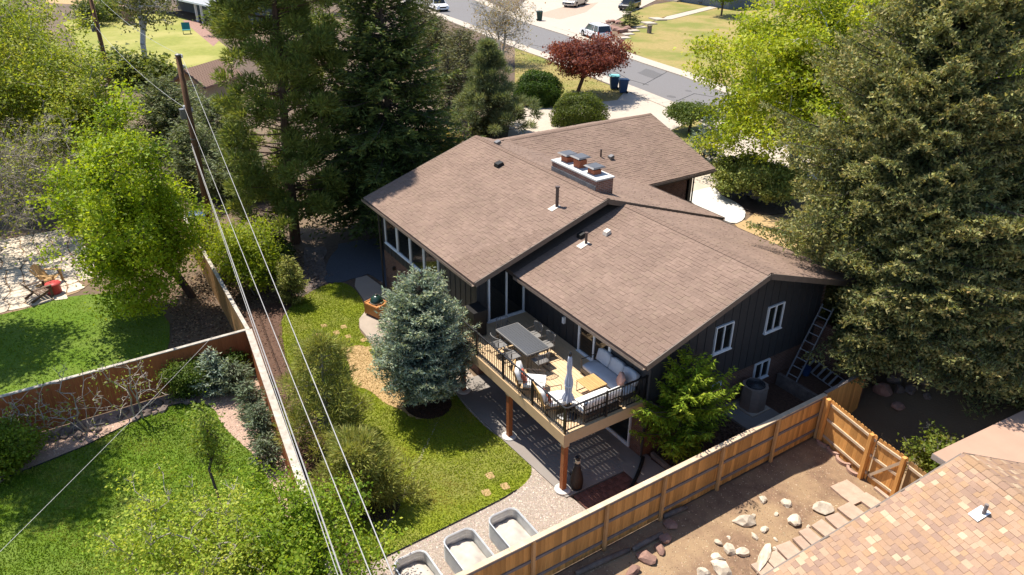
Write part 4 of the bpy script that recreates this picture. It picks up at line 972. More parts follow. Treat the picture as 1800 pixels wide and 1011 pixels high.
fence('cedar_fence', 'dog-eared cedar fence panel with three rails next to the gate', (-11.74, 20.58), (-9.56, 20.1), 1.80, 'cedar', 1, None, rails=(.3, 1.0, 1.62), rail='cap_board', posts=(.12, 2.1), post='cedar', postw=.13, dog=True, seed=3)
fence('garden_gate', 'cedar gate with diagonal brace in the dirt yard fence', (-9.5, 20.08), (-8.42, 19.95), 1.80, 'cedar', 1, None, rails=(.3, 1.0, 1.62), rail='cap_board', posts=(1.02,), post='cedar', postw=.12, dog=True, cat='gate', braces=((.08, .36, .95, 1.56),), seed=4)
fence('cedar_fence', 'stub of cedar fence between the gate and the tan flat roof', (-8.36, 19.94), (-7.6, 19.8), 1.75, 'old_cedar', 1, None, rails=(1.55,), rail='cap_board', dog=True, seed=5)
fence('stained_fence', 'red-brown stained fence with wide white cap under the power lines', (-26.75, 5.2), (-12.5, 3.45), 1.80, 'red_stain', -1, 'pale_cap', .24, (.4, 1.5), 'red_stain', tuple(.3+2.4*i for i in range(6)), 'red_stain', seed=6, gap=.002)
fence('stained_fence', 'red-brown stained fence crossing left between the two green lawns', (-26.78, -13), (-26.78, 5.15), 1.80, 'red_stain', -1, 'pale_cap', .14, (.4, 1.5), 'red_stain', (), seed=7, gap=.002)
fence('old_fence', 'weathered yellow cedar fence running up towards the utility pole', (-44, 5.75), (-26.85, 5.2), 1.75, 'old_cedar', -1, 'pale_cap', .15, (.4, 1.4), 'old_cedar', tuple(1.+2.4*i for i in range(7)), 'old_cedar', seed=8)
# ---------------------------------------------------------------- garden beds
def bed(loc, label, seed):
    t = thing('garden_bed', label, 'planter', loc, group='galvanised garden beds along the new fence'); r = random.Random(seed)
    L, W, R, h = 1.85, .98, .26, .62
    path = []
    for cx, cy, a0 in ((L/2-R, W/2-R, 0), (-L/2+R, W/2-R, 90), (-L/2+R, -W/2+R, 180), (L/2-R, -W/2+R, 270)):
        path += [(cx+R*math.cos(rad(a0+k*15)), cy+R*math.sin(rad(a0+k*15)), rad(a0+k*15)) for k in range(7)]
    mb = MB(); n = len(path); prof = []
    for k in range(19):
        z = h*k/18; prof.append((.012*math.sin(k*math.pi/1.5), z))
    rings = [[(x+d*math.cos(a), y+d*math.sin(a), z) for x, y, a in path] for d, z in prof] + [[(x-(.03-d)*math.cos(a), y-(.03-d)*math.sin(a), z) for x, y, a in path] for d, z in prof[::-1]]
    vs = [p for rg_ in rings for p in rg_]; fs = [(i*n+k, i*n+(k+1) % n, (i+1)*n+(k+1) % n, (i+1)*n+k) for i in range(len(rings)-1) for k in range(n)]
    mb.add(vs, fs); part('wall', mb, 'galvanised', t)
    part('rim', MB().tube([(x, y, h) for x, y, a in path]+[path[0][:2]+(h,)], .018, 6, False), 'galvanised', t)
    nx, ny = 26, 16; vs = []; fs = []; rng = np.random.default_rng(seed); ph = rng.random(8)*6
    for i in range(nx):
        for j in range(ny):
            u, v = i/(nx-1)*2-1, j/(ny-1)*2-1; q = (abs(u)**4+abs(v)**4)**.25
            x, y = u*(L/2-.05)*(1-.05*v*v), v*(W/2-.05)*(1-.06*u*u)
            z = .26+.13*(1-q**2)+.022*math.sin(5*u+3*v+ph[0])+.018*math.sin(-4*u+7*v+ph[1])+.02*abs(math.sin(9*u*v+ph[2]+2*u))+.03*math.exp(-((u-.3*math.sin(ph[3]))**2+(v-.2)**2)*9)
            vs.append((x, y, z))
    for i in range(nx-1):
        for j in range(ny-1): fs.append((i*ny+j, (i+1)*ny+j, (i+1)*ny+j+1, i*ny+j+1))
    part('cover', MB().add(vs, fs), 'tarp', t, smooth=True)
    part('soil_fill', MB().box(-L/2+.1, L/2-.1, -W/2+.1, W/2-.1, .01, .2), 'mulch', t)
bed((-13.3, 8.92, .012), 'galvanised garden bed with tan cover, nearest the deck post', 1)
bed((-13.3, 7.42, .012), 'galvanised garden bed with tan cover, middle one of three', 2)
bed((-13.3, 5.88, .012), 'galvanised garden bed with tan cover, farthest from the deck and cut by the frame', 3)
# ---------------------------------------------------------------- deck furniture (deck top z = DZ)
def dining_chair(name, label, loc, rz):
    t = thing(name, label, 'chair', loc, rz, group='dining chairs on the deck')
    part('seat', MB().box(-.24, .24, -.24, .22, .42, .45), 'grey_weave', t)
    for x in (-.23, .23):
        part('leg_loop', MB().tube([(x, .2, .02), (x, .22, .62), (x, -.2, .66), (x, -.25, .02), (x, .2, .02)], .013, 6), 'bronze_metal', t)
    arc = [(.25*math.sin(a), -.20-.1*math.cos(a), .84) for a in [rad(-85+17*i) for i in range(11)]]
    part('back_rim', MB().tube([(p[0], p[1], .84-.02*abs(p[0])) for p in arc], .014, 6), 'grey_weave', t)
    for p in arc: part('back_slat', MB().tube([(p[0]*.9, p[1]+.03, .44), (p[0], p[1], .83)], .010, 4), 'grey_weave', t)
    return t
TX, TY, TR = at(918, 594, DZ+.74)[0], at(918, 594, DZ+.74)[1], 0.0
tb = thing('dining_table', 'grey slatted outdoor dining table on the deck', 'table', (TX, TY, DZ), 0)
for i in range(9): part('slat', MB().box(-.98, .98, -.44+i*.098, -.44+i*.098+.093, .715, .74), 'table_grey', tb)
part('frame', MB().beam((-1, -.46, .70), (1, -.46, .70), .04, .05).beam((-1, .46, .70), (1, .46, .70), .04, .05).beam((-1, -.46, .70), (-1, .46, .70), .04, .05).beam((1, -.46, .70), (1, .46, .70), .04, .05), 'grey_weave', tb)
for sx in (-1, 1):
    for sy in (-1, 1): part('leg', MB().box(sx*.96-.025, sx*.96+.025, sy*.42-.025, sy*.42+.025, 0, .68), 'bronze_metal', tb)
for lab, dx, dy, rz in (('end dining chair on the house side of the grey table, by the narrow sliding door', -1.22, .05, rad(-90)), ('end dining chair in full sun at the near end of the grey table', 1.12, .0, rad(90)),
                        ('dining chair by the wall side of the grey table, far one', -.35, .72, rad(180)), ('dining chair by the wall side of the grey table, near one', .42, .72, rad(180)),
                        ('dining chair on the railing side of the grey table, far one', -.5, -.62, 0), ('dining chair on the railing side of the grey table, near one', .35, -.62, 0)):
    dining_chair('dining_chair', lab, (TX+dx, TY+dy, DZ), rz)
def lounge(label, loc, rz, pil):
    t = thing('lounge_chair', label, 'chair', loc, rz, group='cushioned lounge chairs')
    part('seat_cushion', MB().pad(-.33, .33, -.3, .42, .28, .44, .05, .02), 'cushion_white', t)
    b = MB().pad(-.32, .32, -.08, .08, 0, .55, .05, .01); c = part('back_cushion', b, 'cushion_white', t, smooth=True); c.location = (0, -.36, .40); c.rotation_euler = (rad(18), 0, 0)
    part('frame', MB().beam((-.36, -.42, .24), (.36, -.42, .24), .04, .05).beam((-.36, .4, .24), (.36, .4, .24), .04, .05).beam((-.36, -.42, .24), (-.36, .4, .24), .04, .05).beam((.36, -.42, .24), (.36, .4, .24), .04, .05), 'bronze_metal', t)
    part('back_panel', MB().beam((0, -.44, .25), (0, -.64, .93), .7, .025, up=(0, 1, 0)), 'teak', t)
    for x in (-.37, .37): part('arm', MB().tube([(x, -.42, .02), (x, -.46, .56), (x, .36, .56), (x, .4, .02)], .015, 6), 'bronze_metal', t)
    p = part('throw_pillow', MB().pad(-.2, .2, -.06, .06, 0, .36, .05, .01), pil, t, smooth=True); p.location = (.08, -.26, .43); p.rotation_euler = (rad(20), 0, rad(8))
lounge('white cushioned lounge chair with red pillow, beside the near dining chair', (*at(937, 672, DZ+.3)[:2], DZ), rad(-40), 'pillow_red')
lounge('white cushioned lounge chair with its back to the railing, next to the umbrella', (*at(975, 703, DZ+.3)[:2], DZ), rad(-15), 'pillow_red')
ux, uy, _ = at(997, 729, DZ)
um = thing('patio_umbrella', 'closed grey patio umbrella on a round black base at the deck corner', 'umbrella', (ux, uy, DZ))
part('base', MB().lathe([(.36, 0), (.36, .05), (.30, .075), (.06, .1)], 24), 'black_metal', um)
part('pole', MB().tube([(0, 0, .08), (0, 0, 2.25)], .022, 8), 'black_metal', um)
mb = MB(); n = 24; rings = []
for k in range(13):
    z = 2.2-1.62*k/12; R = .042+.068*(k/12)**.7+.02*math.sin(k*1.1)*(k > 3); R = R if k < 11 else .12+.025*(k-10)
    rings.append([(R*(1+.32*math.sin(a*8/1+k*.15))*math.cos(a), R*(1+.32*math.sin(a*8+k*.15))*math.sin(a), z) for a in [2*math.pi*q/(n*2) for q in range(n*2)]])
vs = [p for r in rings for p in r]; m2 = n*2
mb.add(vs, [(i*m2+k, (i+1)*m2+k, (i+1)*m2+(k+1) % m2, i*m2+(k+1) % m2) for i in range(12) for k in range(m2)]+[tuple(range(m2))])
part('canopy', mb, 'umbrella_cloth', um, smooth=True)
part('finial', MB().lathe([(.05, 2.2), (.055, 2.3), (.02, 2.36)], 10), 'black_metal', um)
part('tie_band', MB().lathe([(.125, 1.1), (.135, 1.13), (.125, 1.16)], 20), 'cushion_grey', um)
cx, cy, _ = at(1040, 672, DZ+.42)
ct = thing('coffee_table', 'square teak-top coffee table with dark metal frame on the deck', 'table', (cx, cy, DZ))
for i in range(8): part('slat', MB().box(-.36, .36, -.36+i*.0905, -.36+i*.0905+.084, .41, .435), 'teak', ct)
for s in (-1, 1): part('leg_frame', MB().tube([(s*.34, -.34, .40), (s*.34, -.34, .012), (s*.34, .34, .012), (s*.34, .34, .40), (s*.34, -.34, .40)], .014, 6), 'bronze_metal', ct)
def sofa(label, loc, rz, L, cm, npil, ends):
    t = thing('sofa', label, 'sofa', loc, rz)
    part('frame', MB().box(-L/2, L/2, -.38, .38, .12, .24), 'bronze_metal', t)
    part('seat_cushion', MB().pad(-L/2+.03, L/2-.03, -.30, .37, .25, .43, .05, .02), cm, t, smooth=True)
    w_ = (L-.1)/npil
    for i in range(npil):
        c = part('back_cushion', MB().pad(-w_/2+.01, w_/2-.01, -.09, .09, 0, .46, .06, .02), cm, t, smooth=True); c.location = (-L/2+.05+w_*(i+.5), -.27, .42); c.rotation_euler = (rad(16), 0, 0)
    part('back_frame', MB().beam((-L/2, -.40, .72), (L/2, -.40, .72), .03, .04).beam((-L/2, -.40, .5), (L/2, -.40, .5), .02, .03), 'bronze_metal', t)
    n = int(L/.16)
    for i in range(n+1): part('back_slat', MB().box(-L/2+i*L/n-.008, -L/2+i*L/n+.008, -.41, -.39, .2, .72), 'bronze_metal', t)
    for s in ends: part('arm', MB().tube([(s*L/2, -.38, .02), (s*L/2, -.38, .6), (s*L/2, .36, .6), (s*L/2, .36, .02)], .018, 6), 'bronze_metal', t)
    for sx in (-1, 1):
        for sy in (-1, 1): part('leg', MB().box(sx*(L/2-.05)-.02, sx*(L/2-.05)+.02, sy*.34-.02, sy*.34+.02, 0, .12), 'bronze_metal', t)
    return t
sofa('pale grey cushioned sofa against the dark siding, in the shade', (-15.72, 14.16, DZ), rad(180), 2.1, 'cushion_grey', 3, (1,))
sofa('white cushioned sofa section along the side railing, in the sun', (-14.92, 12.95, DZ), rad(90), 1.5, 'cushion_white', 2, (-1,))
pl = MB().pad(-.22, .22, -.07, .07, 0, .4, .06, .02); o = link('throw_pillow', pl.mesh('throw_pillow', 'pillow_pink', True)); o.location = (-15.12, 14.05, DZ+.44); o.rotation_euler = (rad(-20), 0, rad(-30)); tag(o, 'dusty pink throw pillow on the grey sofa corner', 'pillow')
gb = thing('grill', 'black covered barbecue at the far left end of the deck', 'grill', (-20.95, 12.1, DZ))
part('body', MB().box(-.3, .3, -.28, .28, .05, .85), 'black_metal', gb); part('hood', MB().poly([(-.36, -.3), (.36, -.3), (.36, .3), (-.36, .3)], .85, 1.12), 'black_metal', gb)
for sx in (-1, 1):
    for sy in (-1, 1): part('leg', MB().box(sx*.27-.02, sx*.27+.02, sy*.25-.02, sy*.25+.02, 0, .05), 'black_metal', gb)
# ---------------------------------------------------------------- under and around the deck
fx, fy, _ = at(1013, 856, .05)
fb = thing('fire_bottle', 'tall black bottle-shaped chiminea with pale neck band beside the deck post', 'chiminea', (fx, fy, .05))
part('body', MB().lathe([(.17, .03), (.2, .1), (.215, .25), (.2, .42), (.15, .65), (.10, .85), (.075, 1.0)], 20), 'rust_black', fb, smooth=True)
part('neck_band', MB().lathe([(.078, 1.0), (.085, 1.02), (.085, 1.1), (.078, 1.12)], 16), 'cream_band', fb); part('mouth', MB().lathe([(.074, 1.12), (.07, 1.17), (.085, 1.24), (.06, 1.24), (.055, 1.15)], 16), 'rust_black', fb, smooth=True)
part('stand', MB().lathe([(.2, 0), (.2, .03), (.16, .045)], 16), 'black_metal', fb)
for k in range(3): part('side_hook', MB().tube([(-.15, 0, .35+.0*k), (-.28, -.02*k, .3), (-.32, -.05*k, .42)], .012, 5), 'black_metal', fb)
kx, ky, _ = at(664, 553, .04)
kg = thing('kamado_grill', 'green egg-shaped barbecue in a wooden cart by the side path', 'grill', (kx, ky, .042), rad(20))
part('egg', MB().lathe([(.1, .3), (.24, .4), (.29, .6), (.3, .66), (.29, .74), (.23, .88), (.12, .97), (.06, .99)], 20), 'kamado_green', kg, smooth=True)
part('chimney_cap', MB().lathe([(.06, .99), (.06, 1.05), (.02, 1.06)], 10), 'black_metal', kg); part('band', MB().lathe([(.302, .64), (.306, .67), (.302, .7)], 20), 'aluminium', kg)
for s in (-1, 1): part('side_panel', MB().box(s*.42-.02, s*.42+.02, -.36, .36, .06, .66), 'kamado_wood', kg)
part('front_panel', MB().box(-.40, .40, -.37, -.33, .12, .6), 'kamado_wood', kg)
for q_ in ((-.40, .40, -.36, -.27), (-.40, .40, .27, .36), (-.40, -.27, -.27, .27), (.27, .40, -.27, .27)): part('top_board', MB().box(*q_, .601, .63), 'kamado_wood', kg)
part('back_panel', MB().box(-.40, .40, .33, .37, .12, .6), 'kamado_wood', kg); part('shelf', MB().box(-.40, .40, -.33, .33, .12, .16), 'kamado_wood', kg)
for sx in (-1, 1):
    for sy in (-1, 1): part('castor', MB().tube([(sx*.36-.02, sy*.3, .04), (sx*.36+.02, sy*.3, .04)], .04, 8), 'black_rubber', kg)
ax, ay = -13.78, 19.35; az = zside(ay)+.03
sheet('equipment_pad', [(ax-.62, ay-1.1), (ax+1.1, ay-1.1), (ax+1.1, ay+.55), (ax-.62, ay+.55)], az, 'patio_concrete', .3)
ac = thing('air_conditioner', 'brown air conditioning condenser standing against the brick side wall', 'air conditioner', (ax, ay, az))
cs = smooth([(-.4, -.4), (.4, -.4), (.4, .4), (-.4, .4)], 1)
part('case', MB().poly(cs, .05, .95), 'ac_case', ac); part('plinth', MB().box(-.46, .46, -.46, .46, 0, .05), 'concrete', ac)
for k in range(10):
    part('louvre', MB().poly([(x*1.012, y*1.012) for x, y in cs], .14+.078*k, .155+.078*k), 'ac_case', ac)
part('top_rim', MB().poly([(x*1.03, y*1.03) for x, y in cs], .95, .985), 'ac_case', ac)
part('fan_guard', MB().lathe([(.34, .986), (.33, 1.02), (.12, 1.03), (.10, 1.05), (.02, 1.055)], 24), 'ac_top', ac)
for k in range(5): part('guard_ring', MB().tube([((.1+.055*k)*math.cos(a), (.1+.055*k)*math.sin(a), 1.045) for a in [rad(q*18) for q in range(21)]], .006, 4, False), 'cap_metal', ac)
def ladder(label, a, b, width, rungs, sidev, mats='aluminium', treads=False):
    a, b, s = Vector(a), Vector(b), Vector(sidev).normalized()*width/2; t = thing('ladder', label, 'ladder', tuple(a)); o = a
    for k in (-1, 1): part('rail', MB().beam(a-o+s*k, b-o+s*k, .03, .07, up=tuple((b-a).cross(s))), mats, t)
    for i in range(rungs):
        p = a+(b-a)*((i+.6)/rungs)-o; part('rung', MB().beam(p-s, p+s, .08 if treads else .035, .03, up=tuple((b-a).cross(s))), mats, t)
    return t
ladder('aluminium extension ladder leaning on the brick wall by the house corner', (*at(1390, 669, 1.0)[:2], 1.0), (-13.95, 22.98, 3.6), .44, 9, (1, .05, 0))
l2 = ladder('aluminium stepladder lying on its side along the brick wall', (-14.1, 22.65, 1.2), (-12.15, 22.45, 1.12), .48, 7, (.1, .55, .5), treads=True)
o = link('bucket', MB().lathe([(.13, 0), (.16, .3), (.165, .32), (.15, .31)], 16).mesh('bucket', 'blue_plastic'), loc=(-13.75, 22.2, zside(22.2))); tag(o, 'blue bucket by the stepladder', 'bucket')
mb = MB().tube([(-14.15, 14.55, .25), (-14.05, 14.42, .12), (-13.75, 14.0, .12), (-13.3, 13.3, .12), (-12.9, 12.95, .11)], .06, 8); tag(link('drain_hose', mb.mesh('drain_hose', 'black_rubber', True)), 'black corrugated drain hose curling from the brick corner', 'hose')
# ---------------------------------------------------------------- stones in the dirt yard
RK = [(1340, 880, .21), (1380, 886, .22), (1306, 918, .34), (1449, 898, .32), (1396, 920, .30), (1343, 932, .16), (1326, 944, .15), (1282, 969, .22), (1305, 975, .23), (1262, 984, .23), (1342, 984, .36), (1266, 1004, .34), (1262, 956, .15), (1281, 946, .08), (1368, 966, .18), (1235, 1010, .2), (1364, 905, .10), (1420, 927, .09), (1364, 950, .08), (1325, 908, .09)]
ORD = ['first', 'second', 'third', 'fourth', 'fifth', 'sixth', 'seventh', 'eighth', 'ninth', 'tenth', 'last']
RKL = ['limestone rock closest to the cedar fence, upper left of the pale scatter', 'limestone rock just right of the one closest to the fence', 'tall block of limestone in the fence shadow edge, left of the scatter', 'limestone rock nearest the gate and the stepping slabs', 'white limestone rock in the middle of the dirt, below the gate one', 'small upright limestone rock right of the tall block', 'small round limestone rock below the tall block', 'limestone rock on the left of the row of three round ones', 'limestone rock in the centre of the row of three round ones', 'round limestone rock at the lower left of the row', 'long pitted limestone rock beside the stepping slabs', 'long limestone rock at the bottom edge of the picture', 'small flat limestone rock above the row of three', 'pebble-sized limestone between the flat and the tall rocks', 'small limestone rock touching the stepping slabs', 'limestone rock cut by the bottom edge, leftmost', 'little limestone chip between the two upper rocks', 'little limestone chip below the gate rock', 'little limestone chip left of the stepping slabs', 'little limestone chip beside the tall block']
sh = [(1, .7, .7), (.8, 1, .6), (.7, 1.2, .6), (1.1, .8, .8)]
for i, (px, py, s) in enumerate(RK):
    x, y, _ = at(px, py, 0); s *= 1.05; q = sh[i % 4]; me = rock_mesh('limestone_rock', 'limestone', s*q[0], s*q[1], s*q[2], 100+i)
    o = link('limestone_rock', me, loc=(x, y, .012+s*q[2]*.3), rz=i*1.3)
    if i in (10, 11): o.scale = (.7, 1.5, .8)
    tag(o, RKL[i], 'rock', 'pale limestone rocks scattered on the dirt')
for i, (px, py, s, lab) in enumerate([(1180, 926, .27, 'purplish stone in the fence shadow, top of the red stone row'), (1168, 950, .27, 'reddish brown stone half in the fence shadow'), (1160, 968, .24, 'knobbly pink stone in the row below the fence'), (1138, 984, .36, 'large flat red sandstone in the stone row'), (1112, 1008, .28, 'tan stone at the lower end of the red stone row')]):
    x, y, _ = at(px, py, 0); o = link('red_stone', rock_mesh('red_stone', 'red_rock', s, s*.7, s*.55, 200+i), loc=(x, y, .012+s*.22), rz=.5+i); tag(o, lab, 'rock')
for i, (a, b, lab) in enumerate([((1166, 908), (1207, 892), 'short grey log against the cedar fence foot'), ((1112, 966), (1164, 938), 'grey log lying beside the red stones'), ((1012, 1008), (1106, 966), 'long grey log at the bottom edge below the fence')]):
    p, q = at(*a, .07), at(*b, .07); o = link('log', MB().tube([p, tuple((np.array(p)+np.array(q))/2+np.array([0, .02, .02])), q], [.075, .085, .07], 8).mesh('log', 'log_grey', True)); tag(o, lab, 'log')
for i, (px, py) in enumerate([(1443, 783), (1461, 797), (1478, 815), (1497, 833)]):
    x, y, _ = at(px, py, 0); mb = MB(); arc = [(.33*math.cos(a), .33*math.sin(a)) for a in [rad(200+14*k) for k in range(11)]]
    mb.poly([(.33*math.cos(a), .33*math.sin(a)) for a in [rad(195+15*k) for k in range(11)]]+[(.24*math.cos(a), .24*math.sin(a)) for a in [rad(345-15*k) for k in range(11)]], 0, .12)
    o = link('edging_block', mb.mesh('edging_block', 'edging'), loc=(x, y+.25, .012), rz=rad(10)); tag(o, ORD[i]+' curved pink edging block from the fence corner', 'edging', 'curved edging blocks by the gate fence')
STEP = [(1493, 868, .48, .42), (1531, 886, .40, .27), (1556, 872, .40, .12), (1500, 906, .42, .30), (1476, 923, .40, .27), (1453, 937, .42, .26), (1429, 952, .42, .22), (1412, 962, .34, .16), (1391, 977, .42, .28), (1368, 994, .42, .26), (1347, 1010, .4, .26)]
for i, (px, py, sx, sy) in enumerate(STEP):
    x, y, _ = at(px, py, 0); r = random.Random(i+9); q = [(-sx*r.uniform(.88, 1), -sy*r.uniform(.85, 1)), (0, -sy*r.uniform(.92, 1.0)), (sx*r.uniform(.88, 1), -sy*r.uniform(.85, 1)), (sx*r.uniform(.93, 1), 0), (sx*r.uniform(.88, 1), sy*r.uniform(.85, 1)), (0, sy*r.uniform(.92, 1.0)), (-sx*r.uniform(.88, 1), sy*r.uniform(.85, 1))]
    o = link('stepping_stone', MB().poly(q, 0, .075).mesh('stepping_stone', 'sandstone_slab'), loc=(x, y, .014+.004*i), rz=rad(-6)+r.uniform(-.1, .1))
    tag(o, ORD[i]+' sandstone stepping slab counting from the gate', 'slab', 'sandstone stepping slabs by the tan roof')
for i, (px, py, s) in enumerate([(1545, 712, .42), (1572, 716, .26), (1590, 722, .33), (1573, 735, .28), (1605, 712, .38), (1618, 733, .2), (1630, 702, .35), (1560, 702, .3)]):
    x, y, _ = at(px, py, .2); o = link('boulder', rock_mesh('boulder', 'grey_rock' if i % 3 else 'red_rock', s, s*.8, s*.75, 300+i), loc=(x, y, zg(x, y)+s*.35), rz=i); tag(o, ['large reddish boulder at the end of the short fence panel', 'small grey boulder right of the large reddish one', 'pale brown boulder in the middle of the heap under the spruce', 'low reddish boulder at the front of the heap', 'broad slab-like boulder on the right of the heap', 'small boulder lying out on the shaded dirt', 'reddish boulder farthest right under the spruce', 'boulder tucked behind the large reddish one'][i], 'boulder', 'boulders under the big spruce')
for i, (px, py) in enumerate([(855, 866), (888, 855), (862, 836), (570, 573), (592, 585), (612, 592), (640, 598), (605, 575), (560, 590), (628, 612), (585, 600), (650, 612)]):
    x, y, _ = at(px, py, 0); sheet('worn_patch', smooth(wob([(x-.16, y-.12), (x+.14, y-.14), (x+.17, y+.1), (x-.12, y+.14)], .04, 2, i), 1), .024, 'tan_lawn')
r = random.Random(3)
for i in range(46):
    f = r.random(); y = -3.2+f*6.6; x = -26.45+r.random()*(.95-.25*f); s = r.uniform(.12, .3); o = link('border_rock', rock_mesh('border_rock', 'grey_rock', s, s*.75, s*.55, 400+i, 6, 1), loc=(x, y, .01+s*.2), rz=r.random()*6); tag(o, 'dark rock in the border along the stained fence', 'rock', 'dark border rocks at the foot of the stained fence')
for i in range(26):
    px, py = r.uniform(490, 600), r.uniform(455, 560); x, y, _ = at(px, py, 0)
    if not inpoly(np.array([(x, y)]), [(-31.6, 8.9), (-32.4, 10.4), (-34.4, 11.0), (-36.5, 11.8), (-37, 10.8), (-34, 9.6), (-32.6, 8.3)])[0]: continue
    s = r.uniform(.14, .3); o = link('swale_rock', rock_mesh('swale_rock', 'grey_rock', s, s*.7, s*.45, 500+i, 6, 1), loc=(x, y, .02+s*.15), rz=r.random()*6); tag(o, 'grey stone in the shaded swale beside the dark gravel pad', 'rock', 'stones in the shaded swale')
# ---------------------------------------------------------------- tan-roofed neighbour, bottom right
TH = rad(13.5); PKX, PKY, PKZ, PT = -6.24, 17.63, 4.6, .42
rd_ = np.array([math.cos(TH), -math.sin(TH), 0]); nd_ = np.array([math.sin(TH), math.cos(TH), 0]); pk = np.array([PKX, PKY, PKZ])
nh = thing('neighbour_house', 'house with mottled tan and cream shingle roof at the bottom right corner', 'house', (PKX+4, PKY-3, 0))
def Q(u, v, z=0.): return tuple(pk+rd_*u-nd_*v+np.array([0, 0, z-PT*abs(v)]))
LU, LN, LF_ = 11., 6.6, 3.2; tt = -.18
mb = MB(); vs = [Q(0, LN), Q(LU, LN), Q(LU, 0), Q(0, 0), Q(0, LN, tt), Q(LU, LN, tt), Q(LU, 0, tt), Q(0, 0, tt), Q(0, -LF_), Q(LU, -LF_), Q(0, -LF_, tt), Q(LU, -LF_, tt)]
mb.add(vs, [(0, 1, 2, 3), (7, 6, 5, 4), (0, 3, 7, 4), (1, 0, 4, 5), (2, 1, 5, 6), (3, 2, 9, 8), (10, 11, 6, 7), (3, 8, 10, 7), (8, 9, 11, 10), (9, 2, 6, 11)])
nroof = part('roof', mb, 'roof_base', nh, True)
TC = [(.345, .225, .150), (.302, .195, .138), (.385, .268, .178), (.352, .220, .130), (.275, .178, .130), (.455, .335, .222), (.335, .210, .133)]; TM = ['tan_shingle_%s' % k for k in 'abcdefg']
TCW, TMW = TC + TC[:2]*2 + [TC[3], TC[6], TC[6]], TM + TM[:2]*2 + [TM[3], TM[6], TM[6]]
sn = math.hypot(1, PT)
lay(nroof, Q(0, LN+.03), tuple(rd_), tuple(nd_+np.array([0, 0, PT])), LU, (LN+.03)*sn, .150, TCW, TMW, (.13, .17, .22), 21, 300, lambda C: C[:, 0] < 3)
lay(nroof, Q(LU, -LF_-.03), tuple(-rd_), tuple(-nd_+np.array([0, 0, PT])), LU, (LF_+.03)*sn, .150, TCW, TMW, (.13, .17, .22), 22, 0, lambda C: C[:, 0] < 3)
caps(nroof, Q(LU, 0), Q(0, 0), .15, PT, [TM[3], TM[1], TM[0]], 7, .22)
part('fascia', MB().beam(Q(-.02, LN, -.1), Q(-.02, 0, -.1), .04, .2), 'fascia', nh, True); part('fascia', MB().beam(Q(-.02, 0, -.1), Q(-.02, -LF_, -.1), .04, .2), 'fascia', nh, True)
c0 = [np.array(Q(u, v))[:2] for u, v in ((.6, LN-.6), (LU-.5, LN-.6), (LU-.5, -LF_+.5), (.6, -LF_+.5))]
part('wall', MB().poly([tuple(p) for p in c0], 0, 1.7), 'tan_wall', nh, True)
g = [Q(.6, LN-.6, -.19), Q(.6, 0, -.19), Q(.6, -LF_+.5, -.19)]; part('gable_wall', MB().add(g+[(g[2][0], g[2][1], 1.6), (g[0][0], g[0][1], 1.6)], [(0, 1, 2, 3, 4)]), 'tan_wall', nh, True)
vp = np.array(at(1731, 907, 3.9)); 
# pipe stands on the near slope: slide along the view ray to the roof plane
d_ = ray(1728, 905); o_ = np.array([0, 0, CAM_H]); nrm = np.cross(rd_, nd_+np.array([0, 0, PT])); t_ = ((pk-o_)@nrm)/(d_@nrm); vp = o_+d_*t_
pp_ = part('vent_pipe', MB().tube([tuple(vp+np.array([0, 0, -.05])), tuple(vp+np.array([0, 0, .32]))], .045, 10), 'grey_rail', nh, True)
b0 = vp-nd_*.24-np.array([0, 0, .24*PT])+np.array([0, 0, .04]); b1 = vp+nd_*.12+np.array([0, 0, .12*PT])+np.array([0, 0, .04]); part('flashing', MB().beam(tuple(b0-rd_*.05), tuple(b1-rd_*.05), .27, .012), 'white_frame', nh, True)
cpt = thing('carport', 'flat pinkish tan carport roof beside the shingled neighbour roof', 'carport', (-5, 26, 0))
fr = [at(1640, 797, 2.3)[:2], at(1800, 721, 2.3)[:2]]; dx, dy = fr[1][0]-fr[0][0], fr[1][1]-fr[0][1]; L_ = math.hypot(dx, dy); dx, dy = dx/L_, dy/L_
A = fr[0]; cr = [(A[0], A[1]), (A[0]+dx*11, A[1]+dy*11), (A[0]+dx*11+dy*8, A[1]+dy*11-dx*8), (A[0]+dy*8, A[1]-dx*8)]
part('roof', MB().poly(cr, 2.18, 2.3), 'flat_roof', cpt, True); part('roof_edge', MB().beam((cr[0][0]-.01, cr[0][1], 2.2), (cr[3][0]-.01, cr[3][1], 2.2), .03, .18), 'aluminium', cpt, True)
part('roof_seam', MB().beam((A[0]+dx*3.6, A[1]+dy*3.6, 2.305), (A[0]+dx*3.6+dy*8, A[1]+dy*3.6-dx*8, 2.305), .06, .012), 'flat_roof', cpt, True)
for u in (.3, 5, 10.5):
    for v in (.3, 7.5): part('post', MB().box(A[0]+dx*u+dy*v-.06, A[0]+dx*u+dy*v+.06, A[1]+dy*u-dx*v-.06, A[1]+dy*u-dx*v+.06, 0, 2.18), 'fascia', cpt, True)
